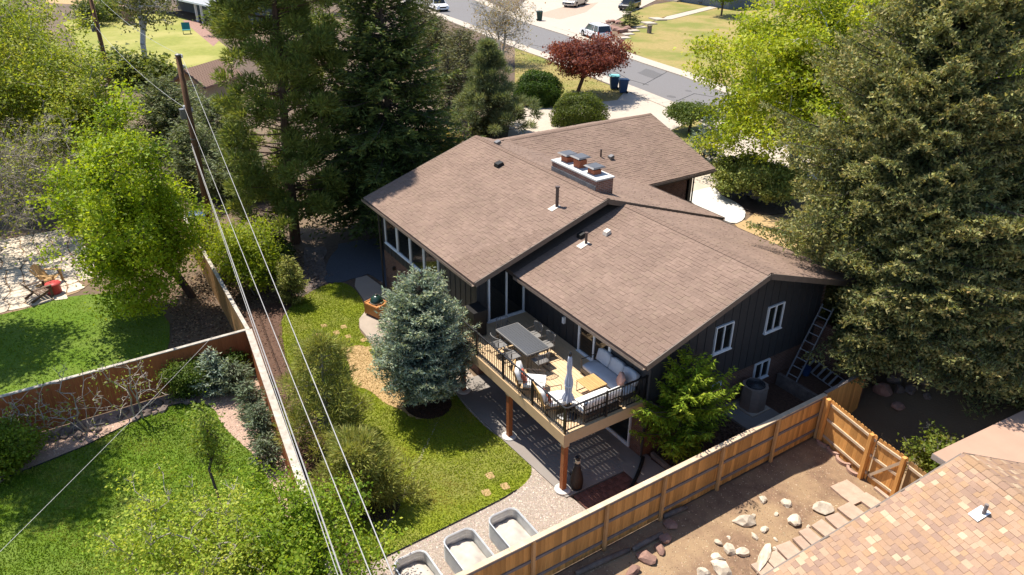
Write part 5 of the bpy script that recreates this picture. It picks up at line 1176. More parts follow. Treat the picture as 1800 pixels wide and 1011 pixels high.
# ---------------------------------------------------------------- utility poles and lines
def upole(label, base, H, topr=.13):
    t = thing('utility_pole', label, 'utility pole', base)
    part('shaft', MB().tube([(0, 0, -.2), (.02, 0, H*.5), (0, 0, H)], [.19, .16, topr], 12), 'pole_wood', t, smooth=True)
    part('pole_cap', MB().lathe([(topr+.015, H-.05), (topr+.015, H+.01), (.03, H+.05)], 12), 'cap_metal', t)
    for z, s in ((H-.05, 1), (H-.55, 1), (H-2.5, -1), (H-2.7, 1)):
        part('insulator', MB().lathe([(.05, z-.08), (.07, z-.05), (.04, z-.02), (.07, z+.02), (.03, z+.06)], 10, (.0, s*.16)), 'porcelain', t); part('bracket', MB().box(-.03, .03, -.2, .2, z-.12, z-.085), 'cap_metal', t)
    tr = part('terminal_box', MB().box(-.16, .16, -.42, -.16, H-3.1, H-2.6), 'cap_metal', t)
    for z in (H-4.2, H-4.6): part('cable_clamp', MB().lathe([(.17, z), (.18, z+.04), (.17, z+.08)], 10), 'cap_metal', t)
    return t
PB = np.array([-40.3, 6.9, 0.]); upole('brown wooden utility pole rising in front of the ponderosa pine', tuple(PB), 9.9)
PB2 = np.array([*at(214, 228, 0)[:2], 0]); upole('farther wooden utility pole at the top left, behind the leafy trees', tuple(PB2), 10.6)
def wire(label, pts, r, mat, sag=.0, cat='power line'):
    out = []
    for a, b in zip(pts[:-1], pts[1:]):
        a, b = np.array(a, float), np.array(b, float); n = 18
        for i in range(n+(b is pts[-1])): f = i/n; out.append(tuple(a+(b-a)*f-np.array([0, 0, sag*4*f*(1-f)])))
    out.append(tuple(pts[-1])); o = link('power_line' if cat == 'power line' else 'cable', MB().tube(out, r, 5).mesh('line', mat)); tag(o, label, cat)
def on_line(px, py, z): return np.array(at(px, py, z))
def span(label, zp, bottom, zb, r, mat, y=0., cat='power line', back=True, z2=None):
    a = PB+np.array([0, y, zp]); q = on_line(*bottom, zb); e = q+(q-a)*.42; e[2] = zb+.25
    pts = [a, q, e]
    o = [] 
    wire(label, pts, r, mat, 0., cat)
    if back: wire(label.replace('towards the camera', 'on towards the far pole'), [PB2+np.array([0, y, (z2 or zp)+.6]), a], r, mat, .5, cat)
span('topmost power line from the pole top towards the camera', 9.85, (690, 1011), 9.4, .0075, 'wire_alu', .16)
span('second power line from the pole shoulder towards the camera', 7.35, (652, 1011), 7.2, .009, 'wire_alu', -.16)
span('thick communication cable from low on the pole towards the camera', 5.5, (601, 1011), 5.6, .016, 'cable_grey', -.17, 'cable', False)
span('thin communication cable just beside the thick one, towards the camera', 5.25, (594, 1011), 5.5, .008, 'wire_alu', -.17, 'cable', False)
s0 = on_line(373, 592, 1.83); wire('thin wire strung from the stained fence over the left garden', [s0, on_line(0, 970, 4.6), on_line(-300, 1260, 4.4)], .0065, 'wire_alu', .05, 'cable')
# ---------------------------------------------------------------- vehicles
def car(name, label, loc, rz, paint, L=4.7, W=1.85, H=1.7, kind='suv', cat='car'):
    t = thing(name, label, cat, loc, rz); w = W/2; zb, belt = .32, (.98 if kind != 'pickup' else 1.08)
    hx = L/2
    prof = [(-hx+.05, zb), (-hx, .55), (-hx+.02, belt-.08), (-hx+.1, belt), (hx*.42, belt), (hx*.46, belt), (hx*.9, belt-.14), (hx-.03, belt-.3), (hx, .6), (hx-.06, zb)]
    n = len(prof); mb = MB(); rows = []
    for y, ins in ((-w, .05), (-w+.06, 0), (w-.06, 0), (w, .05)):
        rows.append([(x*(1-ins*.3), y, z-ins*(z > .8)) for x, z in prof])
    vs = [p for r in rows for p in r]
    mb.add(vs, [(i*n+k, i*n+(k+1) % n, (i+1)*n+(k+1) % n, (i+1)*n+k) for i in range(3) for k in range(n)]+[tuple(range(n))[::-1], tuple(range(3*n, 4*n))])
    part('body', mb, paint, t, smooth=False)
    if kind == 'pickup': c0, c1, r0, r1_ = -hx*.12, hx*.46, -hx*.08, hx*.22
    else: c0, c1, r0, r1_ = -hx+.08, hx*.46, -hx+.32, hx*.16
    wi = w-.07; wr = w-.22; zt = H-.05
    cab = MB(); cab.add([(c0, -wi, belt-.02), (c1, -wi, belt-.02), (c1, wi, belt-.02), (c0, wi, belt-.02), (r0, -wr, zt), (r1_, -wr, zt), (r1_, wr, zt), (r0, wr, zt)], [(3, 2, 1, 0), (4, 5, 6, 7), (0, 1, 5, 4), (1, 2, 6, 5), (2, 3, 7, 6), (3, 0, 4, 7)])
    part('windows', cab, 'car_glass', t)
    rf = MB(); rf.add([(r0-.03, -wr-.02, zt-.03), (r1_+.03, -wr-.02, zt-.03), (r1_+.03, wr+.02, zt-.03), (r0-.03, wr+.02, zt-.03), (r0+.05, -wr+.1, H), (r1_-.05, -wr+.1, H), (r1_-.05, wr-.1, H), (r0+.05, wr-.1, H)], [(4, 5, 6, 7), (0, 1, 5, 4), (1, 2, 6, 5), (2, 3, 7, 6), (3, 0, 4, 7), (3, 2, 1, 0)])
    part('roof', rf, paint, t)
    for s in (-1, 1):
        for (xa, xb) in ((c0, r0), (c1, r1_), ((c0+c1)*.5, (r0+r1_)*.5-.05), (c0*.5+c1*.02, r0*.55)): part('pillar', MB().beam((xa, s*(wi+.005), belt-.02), (xb, s*(wr+.012), zt), .07, .03), paint, t)
        part('mirror', MB().box(c1-.28, c1-.14, s*(w+.04)-.07, s*(w+.04)+.07, belt, belt+.14), paint, t)
        part('headlight', MB().box(hx-.16, hx-.02, s*(w-.3)-.17, s*(w-.3)+.17, .68, .82), 'lamp_clear', t)
        part('tail_light', MB().box(-hx-.012, -hx+.1, s*(w-.13)-.1, s*(w-.13)+.1, .72, belt+.06), 'tail_red', t)
        part('sill', MB().box(-hx*.55, hx*.52, s*w-.03, s*w+.03, zb-.08, zb+.03), 'black_rubber', t)
        for x in (-hx*.58, hx*.62):
            wh = part('wheel', MB().tube([(x, s*(w-.2), .36), (x, s*(w+.02), .36)], .36, 18), 'tyre', t)
            sub('rim', MB().tube([(x, s*(w-.1), .36), (x, s*(w+.03), .36)], .22, 14), 'rim', wh)
            part('wheel_arch', MB().tube([(x, s*(w-.3), .40), (x, s*(w+.008), .40)], .43, 18), 'black_rubber', t)
    part('grille', MB().box(hx-.06, hx+.01, -w*.5, w*.5, .5, .72), 'black_metal', t); part('bumper', MB().box(hx-.1, hx+.06, -w*.92, w*.92, .34, .5), paint if kind != 'pickup' else 'rim', t)
    part('bumper', MB().box(-hx-.06, -hx+.1, -w*.92, w*.92, .34, .52), paint if kind != 'pickup' else 'rim', t)
    part('plate', MB().box(-hx-.065, -hx-.055, -.16, .16, .6, .72), 'white_frame', t)
    if kind == 'suv':
        for s in (-1, 1): part('roof_rail', MB().tube([(r0+.1, s*(wr-.06), H+.04), (r1_-.1, s*(wr-.06), H+.04)], .018, 5), 'black_metal', t)
    if kind == 'pickup': part('bed_liner', MB().box(-hx+.12, c0-.04, -w+.14, w-.14, belt-.0, belt+.012), 'black_rubber', t)
    if kind in ('pickup', 'dark'):
        part('bull_bar', MB().tube([(hx+.08, -w*.8, .5), (hx+.14, -w*.8, .95), (hx+.14, w*.8, .95), (hx+.08, w*.8, .5)], .03, 6), 'black_metal', t)
    return t
def heading(a, b): return math.atan2(b[1]-a[1], b[0]-a[0])
a, b = at(1073, 74, Z1), at(1012, 66, Z1); car('parked_car', 'white sport utility car parked at the kerb across the road', (*((np.array(a)+np.array(b))/2)[:2]+np.array([-.7, .9]), Z1+.03), heading(at(1097, 91, Z1), at(1010, 60, Z1)), 'car_white', 4.7, 1.9, 1.72)
dh = heading(at(1036, 6, Z1), at(986, 21, Z1))
x, y, _ = at(1012, 10, Z1); car('pickup_truck', 'tan pickup truck with black bull bar on the far driveway', (x+.3, y-.3, Z1+.06), dh, 'car_tan', 5.7, 1.98, 1.9, 'pickup', 'truck')
x, y, _ = at(1108, 14, Z1); car('parked_car', 'black sport utility car beside the tan pickup on the far driveway', (x+1.2, y-1.2, Z1+.06), dh, 'car_black', 4.9, 1.9, 1.85, 'dark')
x, y, _ = at(772, 20, Z1); car('parked_car', 'white van parked at the top end of the road, partly behind the spruce', (x-1.5, y+.5, Z1+.02), heading(at(790, 38, Z1), at(850, 62, Z1)), 'car_white', 5.0, 1.95, 2.0, 'van', 'van')
# ---------------------------------------------------------------- wheelie bins
def wbin(label, px, py, body, lid, rz, s=1.):
    x, y, _ = at(px, py, Z1); t = thing('wheelie_bin', label, 'bin', (x, y, Z1+.05), rz)
    part('body', MB().add([(-.24*s, -.28*s, .06), (.24*s, -.28*s, .06), (.24*s, .24*s, .06), (-.24*s, .24*s, .06), (-.31*s, -.36*s, 1.0*s), (.31*s, -.36*s, 1.0*s), (.31*s, .34*s, 1.0*s), (-.31*s, .34*s, 1.0*s)], [(3, 2, 1, 0), (4, 5, 6, 7), (0, 1, 5, 4), (1, 2, 6, 5), (2, 3, 7, 6), (3, 0, 4, 7)]), body, t)
    part('lid', MB().add([(-.34*s, -.4*s, 1.0*s), (.34*s, -.4*s, 1.0*s), (.34*s, .38*s, 1.0*s), (-.34*s, .38*s, 1.0*s), (-.28*s, -.34*s, 1.1*s), (.28*s, -.34*s, 1.1*s), (.28*s, .36*s, 1.07*s), (-.28*s, .36*s, 1.07*s)], [(3, 2, 1, 0), (4, 5, 6, 7), (0, 1, 5, 4), (1, 2, 6, 5), (2, 3, 7, 6), (3, 0, 4, 7)]), lid, t)
    part('handle', MB().tube([(-.26*s, .38*s, .98*s), (-.26*s, .44*s, 1.0*s), (.26*s, .44*s, 1.0*s), (.26*s, .38*s, .98*s)], .018, 6), body, t)
    for sx in (-1, 1): part('wheel', MB().tube([(sx*.24*s, .26*s, .1), (sx*.31*s, .26*s, .1)], .1, 10), 'tyre', t)
wbin('blue wheelie bin with pale teal lid by the maple', 1079, 157, 'blue_plastic', 'teal_lid', rad(-30), 1.12)
wbin('all blue wheelie bin at the kerb, right one of the pair', 1095, 164, 'blue_plastic', 'blue_plastic', rad(-30), 1.1)
wbin('dark green wheelie bin at the foot of the far driveway', 948, 37, 'green_plastic', 'green_plastic', rad(150), 1.15)
# ---------------------------------------------------------------- far bits across the road
x, y, _ = at(1141, 59, Z1); o = link('garden_post', MB().box(-.2, .2, -.2, .2, 0, .85).box(-.25, .25, -.25, .25, .85, .95).mesh('garden_post', 'grey_rock'), loc=(x, y, Z1+.03)); tag(o, 'small stone post on the dry lawn across the road', 'post')
tw = thing('terraced_wall', 'low stacked stone planter wall beside the stone steps across the road', 'wall', (*at(1085, 52, Z1)[:2], Z1))
for i, (px, py, s) in enumerate([(1062, 47, .5), (1068, 49, .5), (1075, 51, .55), (1083, 54, .6), (1090, 57, .6), (1097, 56, .5), (1104, 53, .5), (1070, 42, .45), (1078, 40, .4), (1086, 42, .5), (1095, 45, .45)]):
    x, y, _ = at(px, py, Z1); o = part('stone', MB(), 'red_rock', tw); o.data = rock_mesh('stone', 'red_rock', s*1.3, s, s*.8, 600+i, 6, 1); o.location = (x-tw.location.x, y-tw.location.y, .2)
fh = thing('far_house', 'grey house front with orange door at the top edge across the road', 'house', (*at(1170, 2, Z1)[:2], Z1))
part('wall', MB().box(-6, 12, 1.5, 8, 0, 3.0), 'slate_wall', fh); part('door', MB().box(-1.2, 1.6, 1.38, 1.5, .3, 2.3), 'orange_door', fh); part('step', MB().box(-1.6, 2.0, .5, 1.4, 0, .28), 'concrete', fh)
part('roof', MB().add([(-7, .6, 3.0), (13, .6, 3.0), (13, 9, 3.0), (-7, 9, 3.0), (-7, 4.8, 4.6), (13, 4.8, 4.6)], [(0, 1, 5, 4), (2, 3, 4, 5), (3, 0, 4), (1, 2, 5), (3, 2, 1, 0)]), 'grey_roof', fh)
for xx in (3.2, 6.4): 
    f = part('window', MB().box(xx, xx+1.8, 1.42, 1.5, 1.0, 2.2), 'white_frame', fh); sub('pane', MB().box(xx+.08, xx+1.72, 1.40, 1.419, 1.08, 2.12), 'glass', f)
x, y, _ = at(1228, 8, Z1); bn = thing('garden_bench', 'grey garden bench at the far end of the stone path', 'bench', (x, y, Z1), rad(-30))
for i in range(4): part('seat_slat', MB().box(-.8, .8, -.25+i*.13, -.15+i*.13, .42, .45), 'grey_rail', bn)
for i in range(3): part('back_slat', MB().box(-.8, .8, .28, .31, .5+i*.14, .6+i*.14), 'grey_rail', bn)
for sx in (-.7, .7): part('leg', MB().beam((sx, -.2, 0), (sx, -.2, .42), .06, .06).beam((sx, .26, 0), (sx, .32, .9), .06, .06), 'grey_rail', bn)
# ---------------------------------------------------------------- lantern post by the front walk
x, y, _ = at(1283, 336, Z1); lp = thing('lamp_post', 'black garden lamp post among the juniper branches by the front walk', 'lamp post', (x, y, Z1+.05))
part('post', MB().tube([(0, 0, 0), (0, 0, 1.7)], .035, 8), 'black_metal', lp); part('lantern', MB().lathe([(.06, 1.7), (.11, 1.75), (.13, 1.98), (.05, 2.08)], 8), 'black_metal', lp)
# ---------------------------------------------------------------- top left neighbours
ph = thing('porch_house', 'grey-roofed house with white porch posts at the top left', 'house', (*at(372, 44, 0)[:2], 0))
c = at(372, 44, 0); pr = [at(348, 38, 0), at(358, 42, 0), at(373, 44, 0)]
dx = np.array(pr[2])-np.array(pr[0]); dx = dx[:2]/np.linalg.norm(dx[:2]); nx_ = np.array([-dx[1], dx[0]])
for p in pr: part('porch_post', MB().box(p[0]-.14, p[0]+.14, p[1]-.14, p[1]+.14, 0, 2.7), 'white_frame', ph, True)
def q2(p, u, v): return (p[0]+dx[0]*u+nx_[0]*v, p[1]+dx[1]*u+nx_[1]*v)
e0, e1 = q2(pr[0], -14, -.6), q2(pr[2], 5, -.6); b0, b1 = q2(pr[0], -14, 9), q2(pr[2], 5, 9)
def up3(p, z): return (p[0], p[1], z)
part('roof', MB().add([up3(e0, 2.75), up3(e1, 2.75), up3(b1, 4.4), up3(b0, 4.4), up3(e0, 2.55), up3(e1, 2.55), up3(b1, 4.2), up3(b0, 4.2)], [(0, 1, 2, 3), (7, 6, 5, 4), (0, 4, 5, 1), (1, 5, 6, 2), (2, 6, 7, 3), (3, 7, 4, 0)]), 'grey_roof', ph, True)
part('fascia', MB().beam(up3(e0, 2.66), up3(e1, 2.66), .08, .24), 'white_frame', ph, True)
part('wall', MB().poly([q2(pr[0], -14, 3.4), q2(pr[2], 4.2, 3.4), q2(pr[2], 4.2, 8.5), q2(pr[0], -14, 8.5)], 0, 3.2), 'slate_wall', ph, True)
f = part('window', MB().beam(up3(q2(pr[0], .5, 3.36), 1.5), up3(q2(pr[0], 3.2, 3.36), 1.5), .06, 1.5), 'white_frame', ph, True); sub('pane', MB().beam(up3(q2(pr[0], .6, 3.31), 1.5), up3(q2(pr[0], 3.1, 3.31), 1.5), .04, 1.35), 'glass', f)
x, y, _ = at(329, 60, 0); gc = thing('garden_chair', 'teal garden chair standing on the yellowish back lawn', 'chair', (x, y, .02), rad(80))
gc.scale = (.68, .68, .68); part('seat', MB().box(-.75, .75, -.55, .5, .7, .8), 'teal_chair', gc); part('backrest', MB().beam((0, .5, .75), (0, 1.0, 2.0), 1.5, .1, up=(0, 1, 0)), 'teal_chair', gc)
for sx in (-.65, .65): part('leg', MB().beam((sx, -.5, 0), (sx, -.5, .7), .1, .1).beam((sx, .5, 0), (sx, .5, .7), .1, .1), 'black_metal', gc)
sx_, sy_, _ = at(372, 178, 0); sd = thing('garden_shed', 'small tan shed with brown shingle gable roof behind the utility pole', 'shed', (sx_, sy_, 0), rad(-50))
part('wall', ext_x(MB(), [(-1.5, 0), (1.5, 0), (1.5, 2.2), (0, 3.2), (-1.5, 2.2)], -2.4, 2.2), 'tan_wall', sd)
srf = part('roof', ext_x(MB(), [(-1.9, 1.98), (-1.9, 1.86), (0, 3.2), (1.9, 1.86), (1.9, 1.98), (0, 3.34)], -2.6, 2.8), 'red_rock', sd)
part('fascia', MB().beam((2.82, -1.9, 1.9), (2.82, 0, 3.25), .05, .2).beam((2.82, 1.9, 1.9), (2.82, 0, 3.25), .05, .2), 'pipe_brown', sd)
sm = MB().box(-.14, .14, -.12, .12, 0, .02).mesh('shingle', 'tan_shingle_e')
for s in (-1, 1):
    for i in range(11):
        for j in range(17): piece('shingle', sm, srf, (-2.5+j*.32+(i % 2)*.1, s*(1.8-i*.17), 1.98+ (1.9-1.8+i*.17)*.716+.02), rot=(s*-rad(35.6)*1, 0, 0))
part('door', MB().box(2.2, 2.24, -.6, .6, .05, 1.9), 'slate_wall', sd)
x, y, _ = at(228, 42, 0); o = link('brick_post', MB().box(-.7, .7, -.7, .7, 0, 2.2).box(-.85, .85, -.85, .85, 2.2, 2.5).mesh('brick_post', 'red_rock'), loc=(x, y, 0)); tag(o, 'red brick gate post at the edge of the back lawn', 'post')
# flagstone patio furniture, left edge
def adirondack(label, px, py, mat, rz):
    x, y, _ = at(px, py, 0); t = thing('adirondack_chair', label, 'chair', (x, y, .05), rz)
    for i in range(5): part('back_slat', MB().beam((-.28+.14*i, .2, .3), (-.3+.15*i, .62, 1.0-.03*(i-2)**2), .12, .025, up=(0, 1, 0)), mat, t)
    for i in range(4): part('seat_slat', MB().box(-.32, .32, -.4+i*.16, -.26+i*.16, .36-.03*i, .385-.03*i), mat, t)
    for s in (-1, 1):
        part('arm', MB().box(s*.38-.07, s*.38+.07, -.45, .35, .58, .605), mat, t); part('leg', MB().box(s*.36-.03, s*.36+.03, -.44, -.34, 0, .58), mat, t); part('leg', MB().beam((s*.34, -.3, .34), (s*.34, .55, .02), .03, .1), mat, t)
adirondack('brown wooden adirondack chair on the flagstone patio', 72, 524, 'dark_teak', rad(200))
adirondack('tan wooden adirondack chair beside the red stool, at the patio edge', 90, 500, 'teak', rad(150))
x, y, _ = at(98, 516, 0); o = link('red_stool', MB().lathe([(.28, 0), (.3, .05), (.26, .4), (.34, .46), (.34, .5)], 16).mesh('red_stool', 'red_plastic', True), loc=(x, y, .05)); tag(o, 'round red drum stool on the flagstone patio', 'stool')
x, y, _ = at(350, 385, 0); o = link('tarp_heap', rock_mesh('tarp_heap', 'blue_tarp', .9, .6, .45, 77), loc=(x, y, .2)); tag(o, 'crumpled blue tarp under the pine behind the old fence', 'tarp')
r = random.Random(11)
for i in range(12):
    px, py = r.uniform(440, 500), r.uniform(325, 375); x, y, _ = at(px, py, 0); L_ = r.uniform(.5, 1.2); o = link('firewood', MB().tube([(-L_/2, 0, 0), (L_/2, 0, .05)], r.uniform(.06, .12), 7).mesh('firewood', r.choice(['teak', 'sandstone_slab', 'red_rock'])), loc=(x, y, .12+.1*r.random()), rz=r.random()*3); tag(o, 'split log in the sunlit wood heap behind the ponderosa', 'log', 'split logs behind the ponderosa')
# ---------------------------------------------------------------- conifers
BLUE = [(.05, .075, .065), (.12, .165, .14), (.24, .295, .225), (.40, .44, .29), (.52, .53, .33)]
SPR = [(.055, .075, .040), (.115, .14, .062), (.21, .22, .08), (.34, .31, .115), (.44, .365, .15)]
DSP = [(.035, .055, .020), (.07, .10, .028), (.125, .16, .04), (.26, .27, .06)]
PND = [(.09, .12, .028), (.17, .205, .045), (.28, .30, .07)]
YPN = [(.17, .19, .04), (.28, .29, .07), (.40, .39, .11)]
HOL = [(.10, .16, .012), (.20, .28, .020), (.36, .43, .035)]
def house_clip(P):
    x, y, z = P[:, 0], P[:, 1], P[:, 2]
    a = (x > -30.9) & (x < -20.6) & (y > 11.7) & (y < 24.8) & (z < 6.85-np.abs(y-17.9)/3)
    b = (x > -21) & (x < -13.3) & (y > 13.4) & (y < 24.4) & (z < 6.45-np.abs(y-18.8)/3)
    return a | b
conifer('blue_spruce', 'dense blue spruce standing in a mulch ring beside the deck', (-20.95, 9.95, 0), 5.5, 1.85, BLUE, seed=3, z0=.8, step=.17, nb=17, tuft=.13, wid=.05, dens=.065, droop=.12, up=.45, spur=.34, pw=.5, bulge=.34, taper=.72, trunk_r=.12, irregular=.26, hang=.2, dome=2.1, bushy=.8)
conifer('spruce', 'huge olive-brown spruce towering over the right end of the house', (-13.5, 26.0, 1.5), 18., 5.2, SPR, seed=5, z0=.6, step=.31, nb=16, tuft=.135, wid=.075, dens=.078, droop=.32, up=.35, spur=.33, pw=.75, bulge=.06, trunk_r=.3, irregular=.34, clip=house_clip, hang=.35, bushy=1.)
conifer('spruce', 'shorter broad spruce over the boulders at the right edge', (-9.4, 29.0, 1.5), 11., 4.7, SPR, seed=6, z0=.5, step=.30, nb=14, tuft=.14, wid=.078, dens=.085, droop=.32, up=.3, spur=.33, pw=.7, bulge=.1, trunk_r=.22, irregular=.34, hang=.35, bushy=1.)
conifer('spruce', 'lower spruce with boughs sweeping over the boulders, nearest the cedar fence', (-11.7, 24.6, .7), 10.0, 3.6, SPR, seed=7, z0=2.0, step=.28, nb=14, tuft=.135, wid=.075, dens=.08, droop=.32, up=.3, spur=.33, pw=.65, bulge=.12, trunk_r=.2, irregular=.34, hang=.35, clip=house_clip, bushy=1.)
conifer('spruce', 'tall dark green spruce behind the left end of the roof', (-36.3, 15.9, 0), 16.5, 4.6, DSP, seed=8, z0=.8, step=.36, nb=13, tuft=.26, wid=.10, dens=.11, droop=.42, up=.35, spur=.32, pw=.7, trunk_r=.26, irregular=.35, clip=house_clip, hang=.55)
tufty_pine('ponderosa_pine', 'tall dark ponderosa pine with bare trunk beside the utility pole', (-37.8, 10.6, 0), 20., 3.5, PND, seed=9, ncl=340, per=320, tuft=.24, wid=.07, z0=.09, lean=(0, .9), trunk_r=.29, spread=.36, pw=.3, hollow=.42)
tufty_pine('scots_pine', 'grey-green pine leaning beyond the upper roof', (*G(872, 232)[:2], 1.5), 6.2, 3.4, [(.10, .125, .055), (.18, .21, .10), (.28, .30, .15)], seed=10, ncl=190, per=190, tuft=.28, wid=.055, z0=.08, trunk_r=.14, spread=.28, pw=.95, lean=(-.6, -.3))
tufty_pine('young_pine', 'young twisted pine in the back yard beside the stained fence', (*at(577, 795)[:2], 0), 3.9, 1.6, YPN, seed=11, ncl=95, per=170, tuft=.19, wid=.032, z0=.22, lean=(-.9, .5), trunk_r=.09, spread=.24, pw=.5, bark='grey_bark')
tufty_pine('mugo_pine', 'low bushy pine casting a dark shadow on the back lawn', (*at(648, 880)[:2], 0), 2.3, 1.45, YPN, seed=12, ncl=80, per=190, tuft=.19, wid=.032, z0=.1, trunk_r=.07, spread=.24, pw=.4, lean=(-.2, -.3))
conifer('small_juniper', 'slim young juniper on the bank left of the kamado grill', (*at(516, 533)[:2], 0), 2.3, .62, YPN, cat='shrub', seed=13, z0=.15, step=.11, nb=8, tuft=.12, wid=.05, dens=.08, droop=-.2, up=1.2, spur=.5, pw=.6, bulge=.2, trunk_r=.04)
def holly_clip(P): return (P[:, 0] < -14.2) & (P[:, 2] < 5)
conifer('hollywood_juniper', 'bright green twisted juniper between the deck and the cedar fence', (-13.72, 15.55, .1), 4.1, 1.45, HOL, seed=14, z0=.5, step=.2, nb=10, tuft=.13, wid=.055, dens=.042, droop=-.15, up=.7, spur=.3, pw=.62, bulge=.1, trunk_r=.09, irregular=.55, clip=holly_clip, hang=.1, lean=(.1, .25))
conifer('small_blue_spruce', 'small blue-green spruce by the garage gable', (*G(1236, 288)[:2], 1.5), 2.9, 1.35, BLUE[:3]+[(.12, .19, .13)], seed=15, z0=.15, step=.22, nb=8, tuft=.2, wid=.08, dens=.11, droop=.2, up=.4, pw=.7, bulge=.15, trunk_r=.07)
conifer('dwarf_spruce', 'small cone-shaped spruce beside the stone steps across the road', (*at(1107, 47, Z1)[:2], Z1), 3.0, 1.3, [(.05, .07, .02), (.10, .12, .04), (.16, .17, .06)], seed=16, z0=.1, step=.25, nb=8, tuft=.24, wid=.1, dens=.13, pw=.75, bulge=.1, trunk_r=.07)
for i, (px, py, h, rr) in enumerate([(812, 175, 5.6, 1.6), (790, 205, 5.0, 1.4), (768, 118, 4.6, 2.0), (812, 128, 3.6, 2.2), (742, 75, 4.5, 2.2)]):
    conifer('juniper', ['olive juniper behind the tall spruce, towards the road', 'darker juniper squeezed between the tall spruce and the grey-green pine', 'broad olive juniper on the bank above the road, left one', 'low spreading juniper in front of the brown budding tree', 'juniper near the white van at the top of the road'][i], (*at(px, py, Z1)[:2], Z1), h, rr, [(.08, .085, .04), (.14, .14, .065), (.22, .20, .10)], seed=20+i, z0=.2, step=.3, nb=8, tuft=.25, wid=.1, dens=.14, droop=-.1, up=.9, pw=.5, bulge=.25, trunk_r=.1)
for i, (x, y, h, rr, lab) in enumerate([(-49, 8.2, 4.2, 1.9, 'grey-green juniper left of the utility pole'), (-53, 10.5, 4.6, 2.1, 'dull green juniper behind the utility pole'), (-46, 9.6, 3.0, 1.8, 'low spreading juniper at the foot of the utility pole'), (-58, 8.5, 5.2, 2.2, 'dark juniper in front of the back lawn')]):
    conifer('juniper', lab, (x, y, 0), h, rr, [(.10, .12, .055), (.17, .20, .095), (.27, .29, .15)], seed=30+i, z0=.2, step=.26, nb=11, tuft=.22, wid=.08, dens=.10, droop=-.05, up=.6, pw=.5, bulge=.3, trunk_r=.1, irregular=.4)
conifer('blue_shrub', 'small silvery blue spruce in the corner of the stained fences', (*at(381, 690)[:2], .02), 1.75, .75, BLUE, cat='shrub', seed=36, z0=.1, step=.13, nb=9, tuft=.15, wid=.06, dens=.08, droop=.1, up=.6, pw=.7, bulge=.15, trunk_r=.04)
for i, (px, py, h, rr, lab) in enumerate([(418, 690, 1.2, .62, 'feathery green juniper next to the little blue spruce'), (445, 735, 1.4, .48, 'upright blue-green juniper half way along the stained fence'), (462, 778, 1.5, .46, 'blue-green juniper in front of the stained fence, third from the corner'), (474, 818, 1.1, .44, 'small grey juniper nearest the leafy foreground tree')]):
    conifer('garden_juniper', lab, (*at(px, py)[:2], .02), h, rr, [(.08, .105, .06), (.15, .185, .11), (.23, .27, .16)], cat='shrub', seed=40+i, z0=.08, step=.12, nb=9, tuft=.15, wid=.05, dens=.08, droop=-.2, up=1.0, pw=.5, bulge=.25, trunk_r=.03)
# sprawling juniper with bare stems by the front walk
jx, jy, _ = at(1322, 350, Z1)
broadleaf('spreading_juniper', 'wide spreading juniper with bare twisted stems by the white front walk', (jx, jy, Z1), (jx-.1, jy+.3, Z1+1.25), (2.3, 1.9, .6), 170, 240, .15, [(.15, .18, .045), (.25, .28, .07), (.36, .38, .12)], cat='shrub', seed=50, spread=.24, trunk_r=.12, bark='grey_bark', trunks=4, lm='needle', hollow=.4, zmin=.8, flat=.2)
# ---------------------------------------------------------------- broadleaved trees
BRT = [(.15, .20, .010), (.25, .31, .015), (.38, .42, .025), (.46, .48, .04)]
MID = [(.09, .14, .012), (.15, .22, .016), (.23, .29, .025)]
OLV = [(.13, .18, .018), (.22, .27, .026), (.34, .38, .045), (.44, .44, .08)]
RED = [(.09, .028, .022), (.17, .045, .034), (.27, .075, .05)]
mx, my, _ = at(1014, 168, Z1); mc = at(1033, 104, Z1+3.4)
broadleaf('red_maple', 'small dark red maple on the front lawn by the blue bins', (mx, my, Z1), (mx+.8, my+.6, Z1+3.3), (3.4, 3.4, 1.35), 240, 85, .18, RED, seed=60, spread=.34, trunk_r=.17, bark='pine_bark', hollow=.45, zmin=1.5)
cxx, cyy, _ = at(1392, 330, Z1); 
broadleaf('cottonwood', 'large bright yellow-green tree behind the big spruce by the road', (cxx, cyy, Z1), (cxx-.4, cyy+.2, Z1+6.4), (5.2, 5.2, 5.4), 440, 170, .17, BRT, seed=61, spread=.42, lobes=.5, trunk_r=.32, bark='birch_bark', trunks=2, hollow=.42, zmin=.9, twigs=1)
x, y, _ = at(1850, 420, Z1)
broadleaf('leafy_tree', 'green leafy tree at the right edge behind the spruces', (x, y, Z1), (x, y, Z1+6.5), (4.6, 4.6, 5.0), 300, 90, .18, BRT[:3], seed=62, spread=.5, trunk_r=.25, bark='grey_bark', hollow=.45, twigs=1)
c = at(222, 395, 4.3)
broadleaf('ash_tree', 'vivid green tree overhanging the old fence on the left', (-34.4, 4.5, 0), (c[0]+.3, c[1]+.4, 4.3), (2.6, 2.5, 4.1), 330, 170, .13, [(.10, .17, .006), (.20, .28, .010), (.33, .41, .016), (.42, .48, .025)], seed=63, spread=.31, trunk_r=.19, bark='bark', hollow=.5, zmin=.8, twigs=1, lobes=.55)
OL = [((-53, -2.0), 7.0, (4.6, 4.2, 4.6), 'olive yellow-green tree filling the left edge of the picture', 400), ((-50.5, 2.4), 5.2, (3.5, 3.3, 3.5), 'rounder olive tree just left of the vivid green tree', 330), ((-60, .3), 7.2, (4.6, 4.2, 5.2), 'tall pale olive tree at the top left corner', 400), ((-49, -6.8), 7.6, (3.8, 3.2, 3.6), 'olive tree cut by the left edge, high above the flagstone patio', 260)]
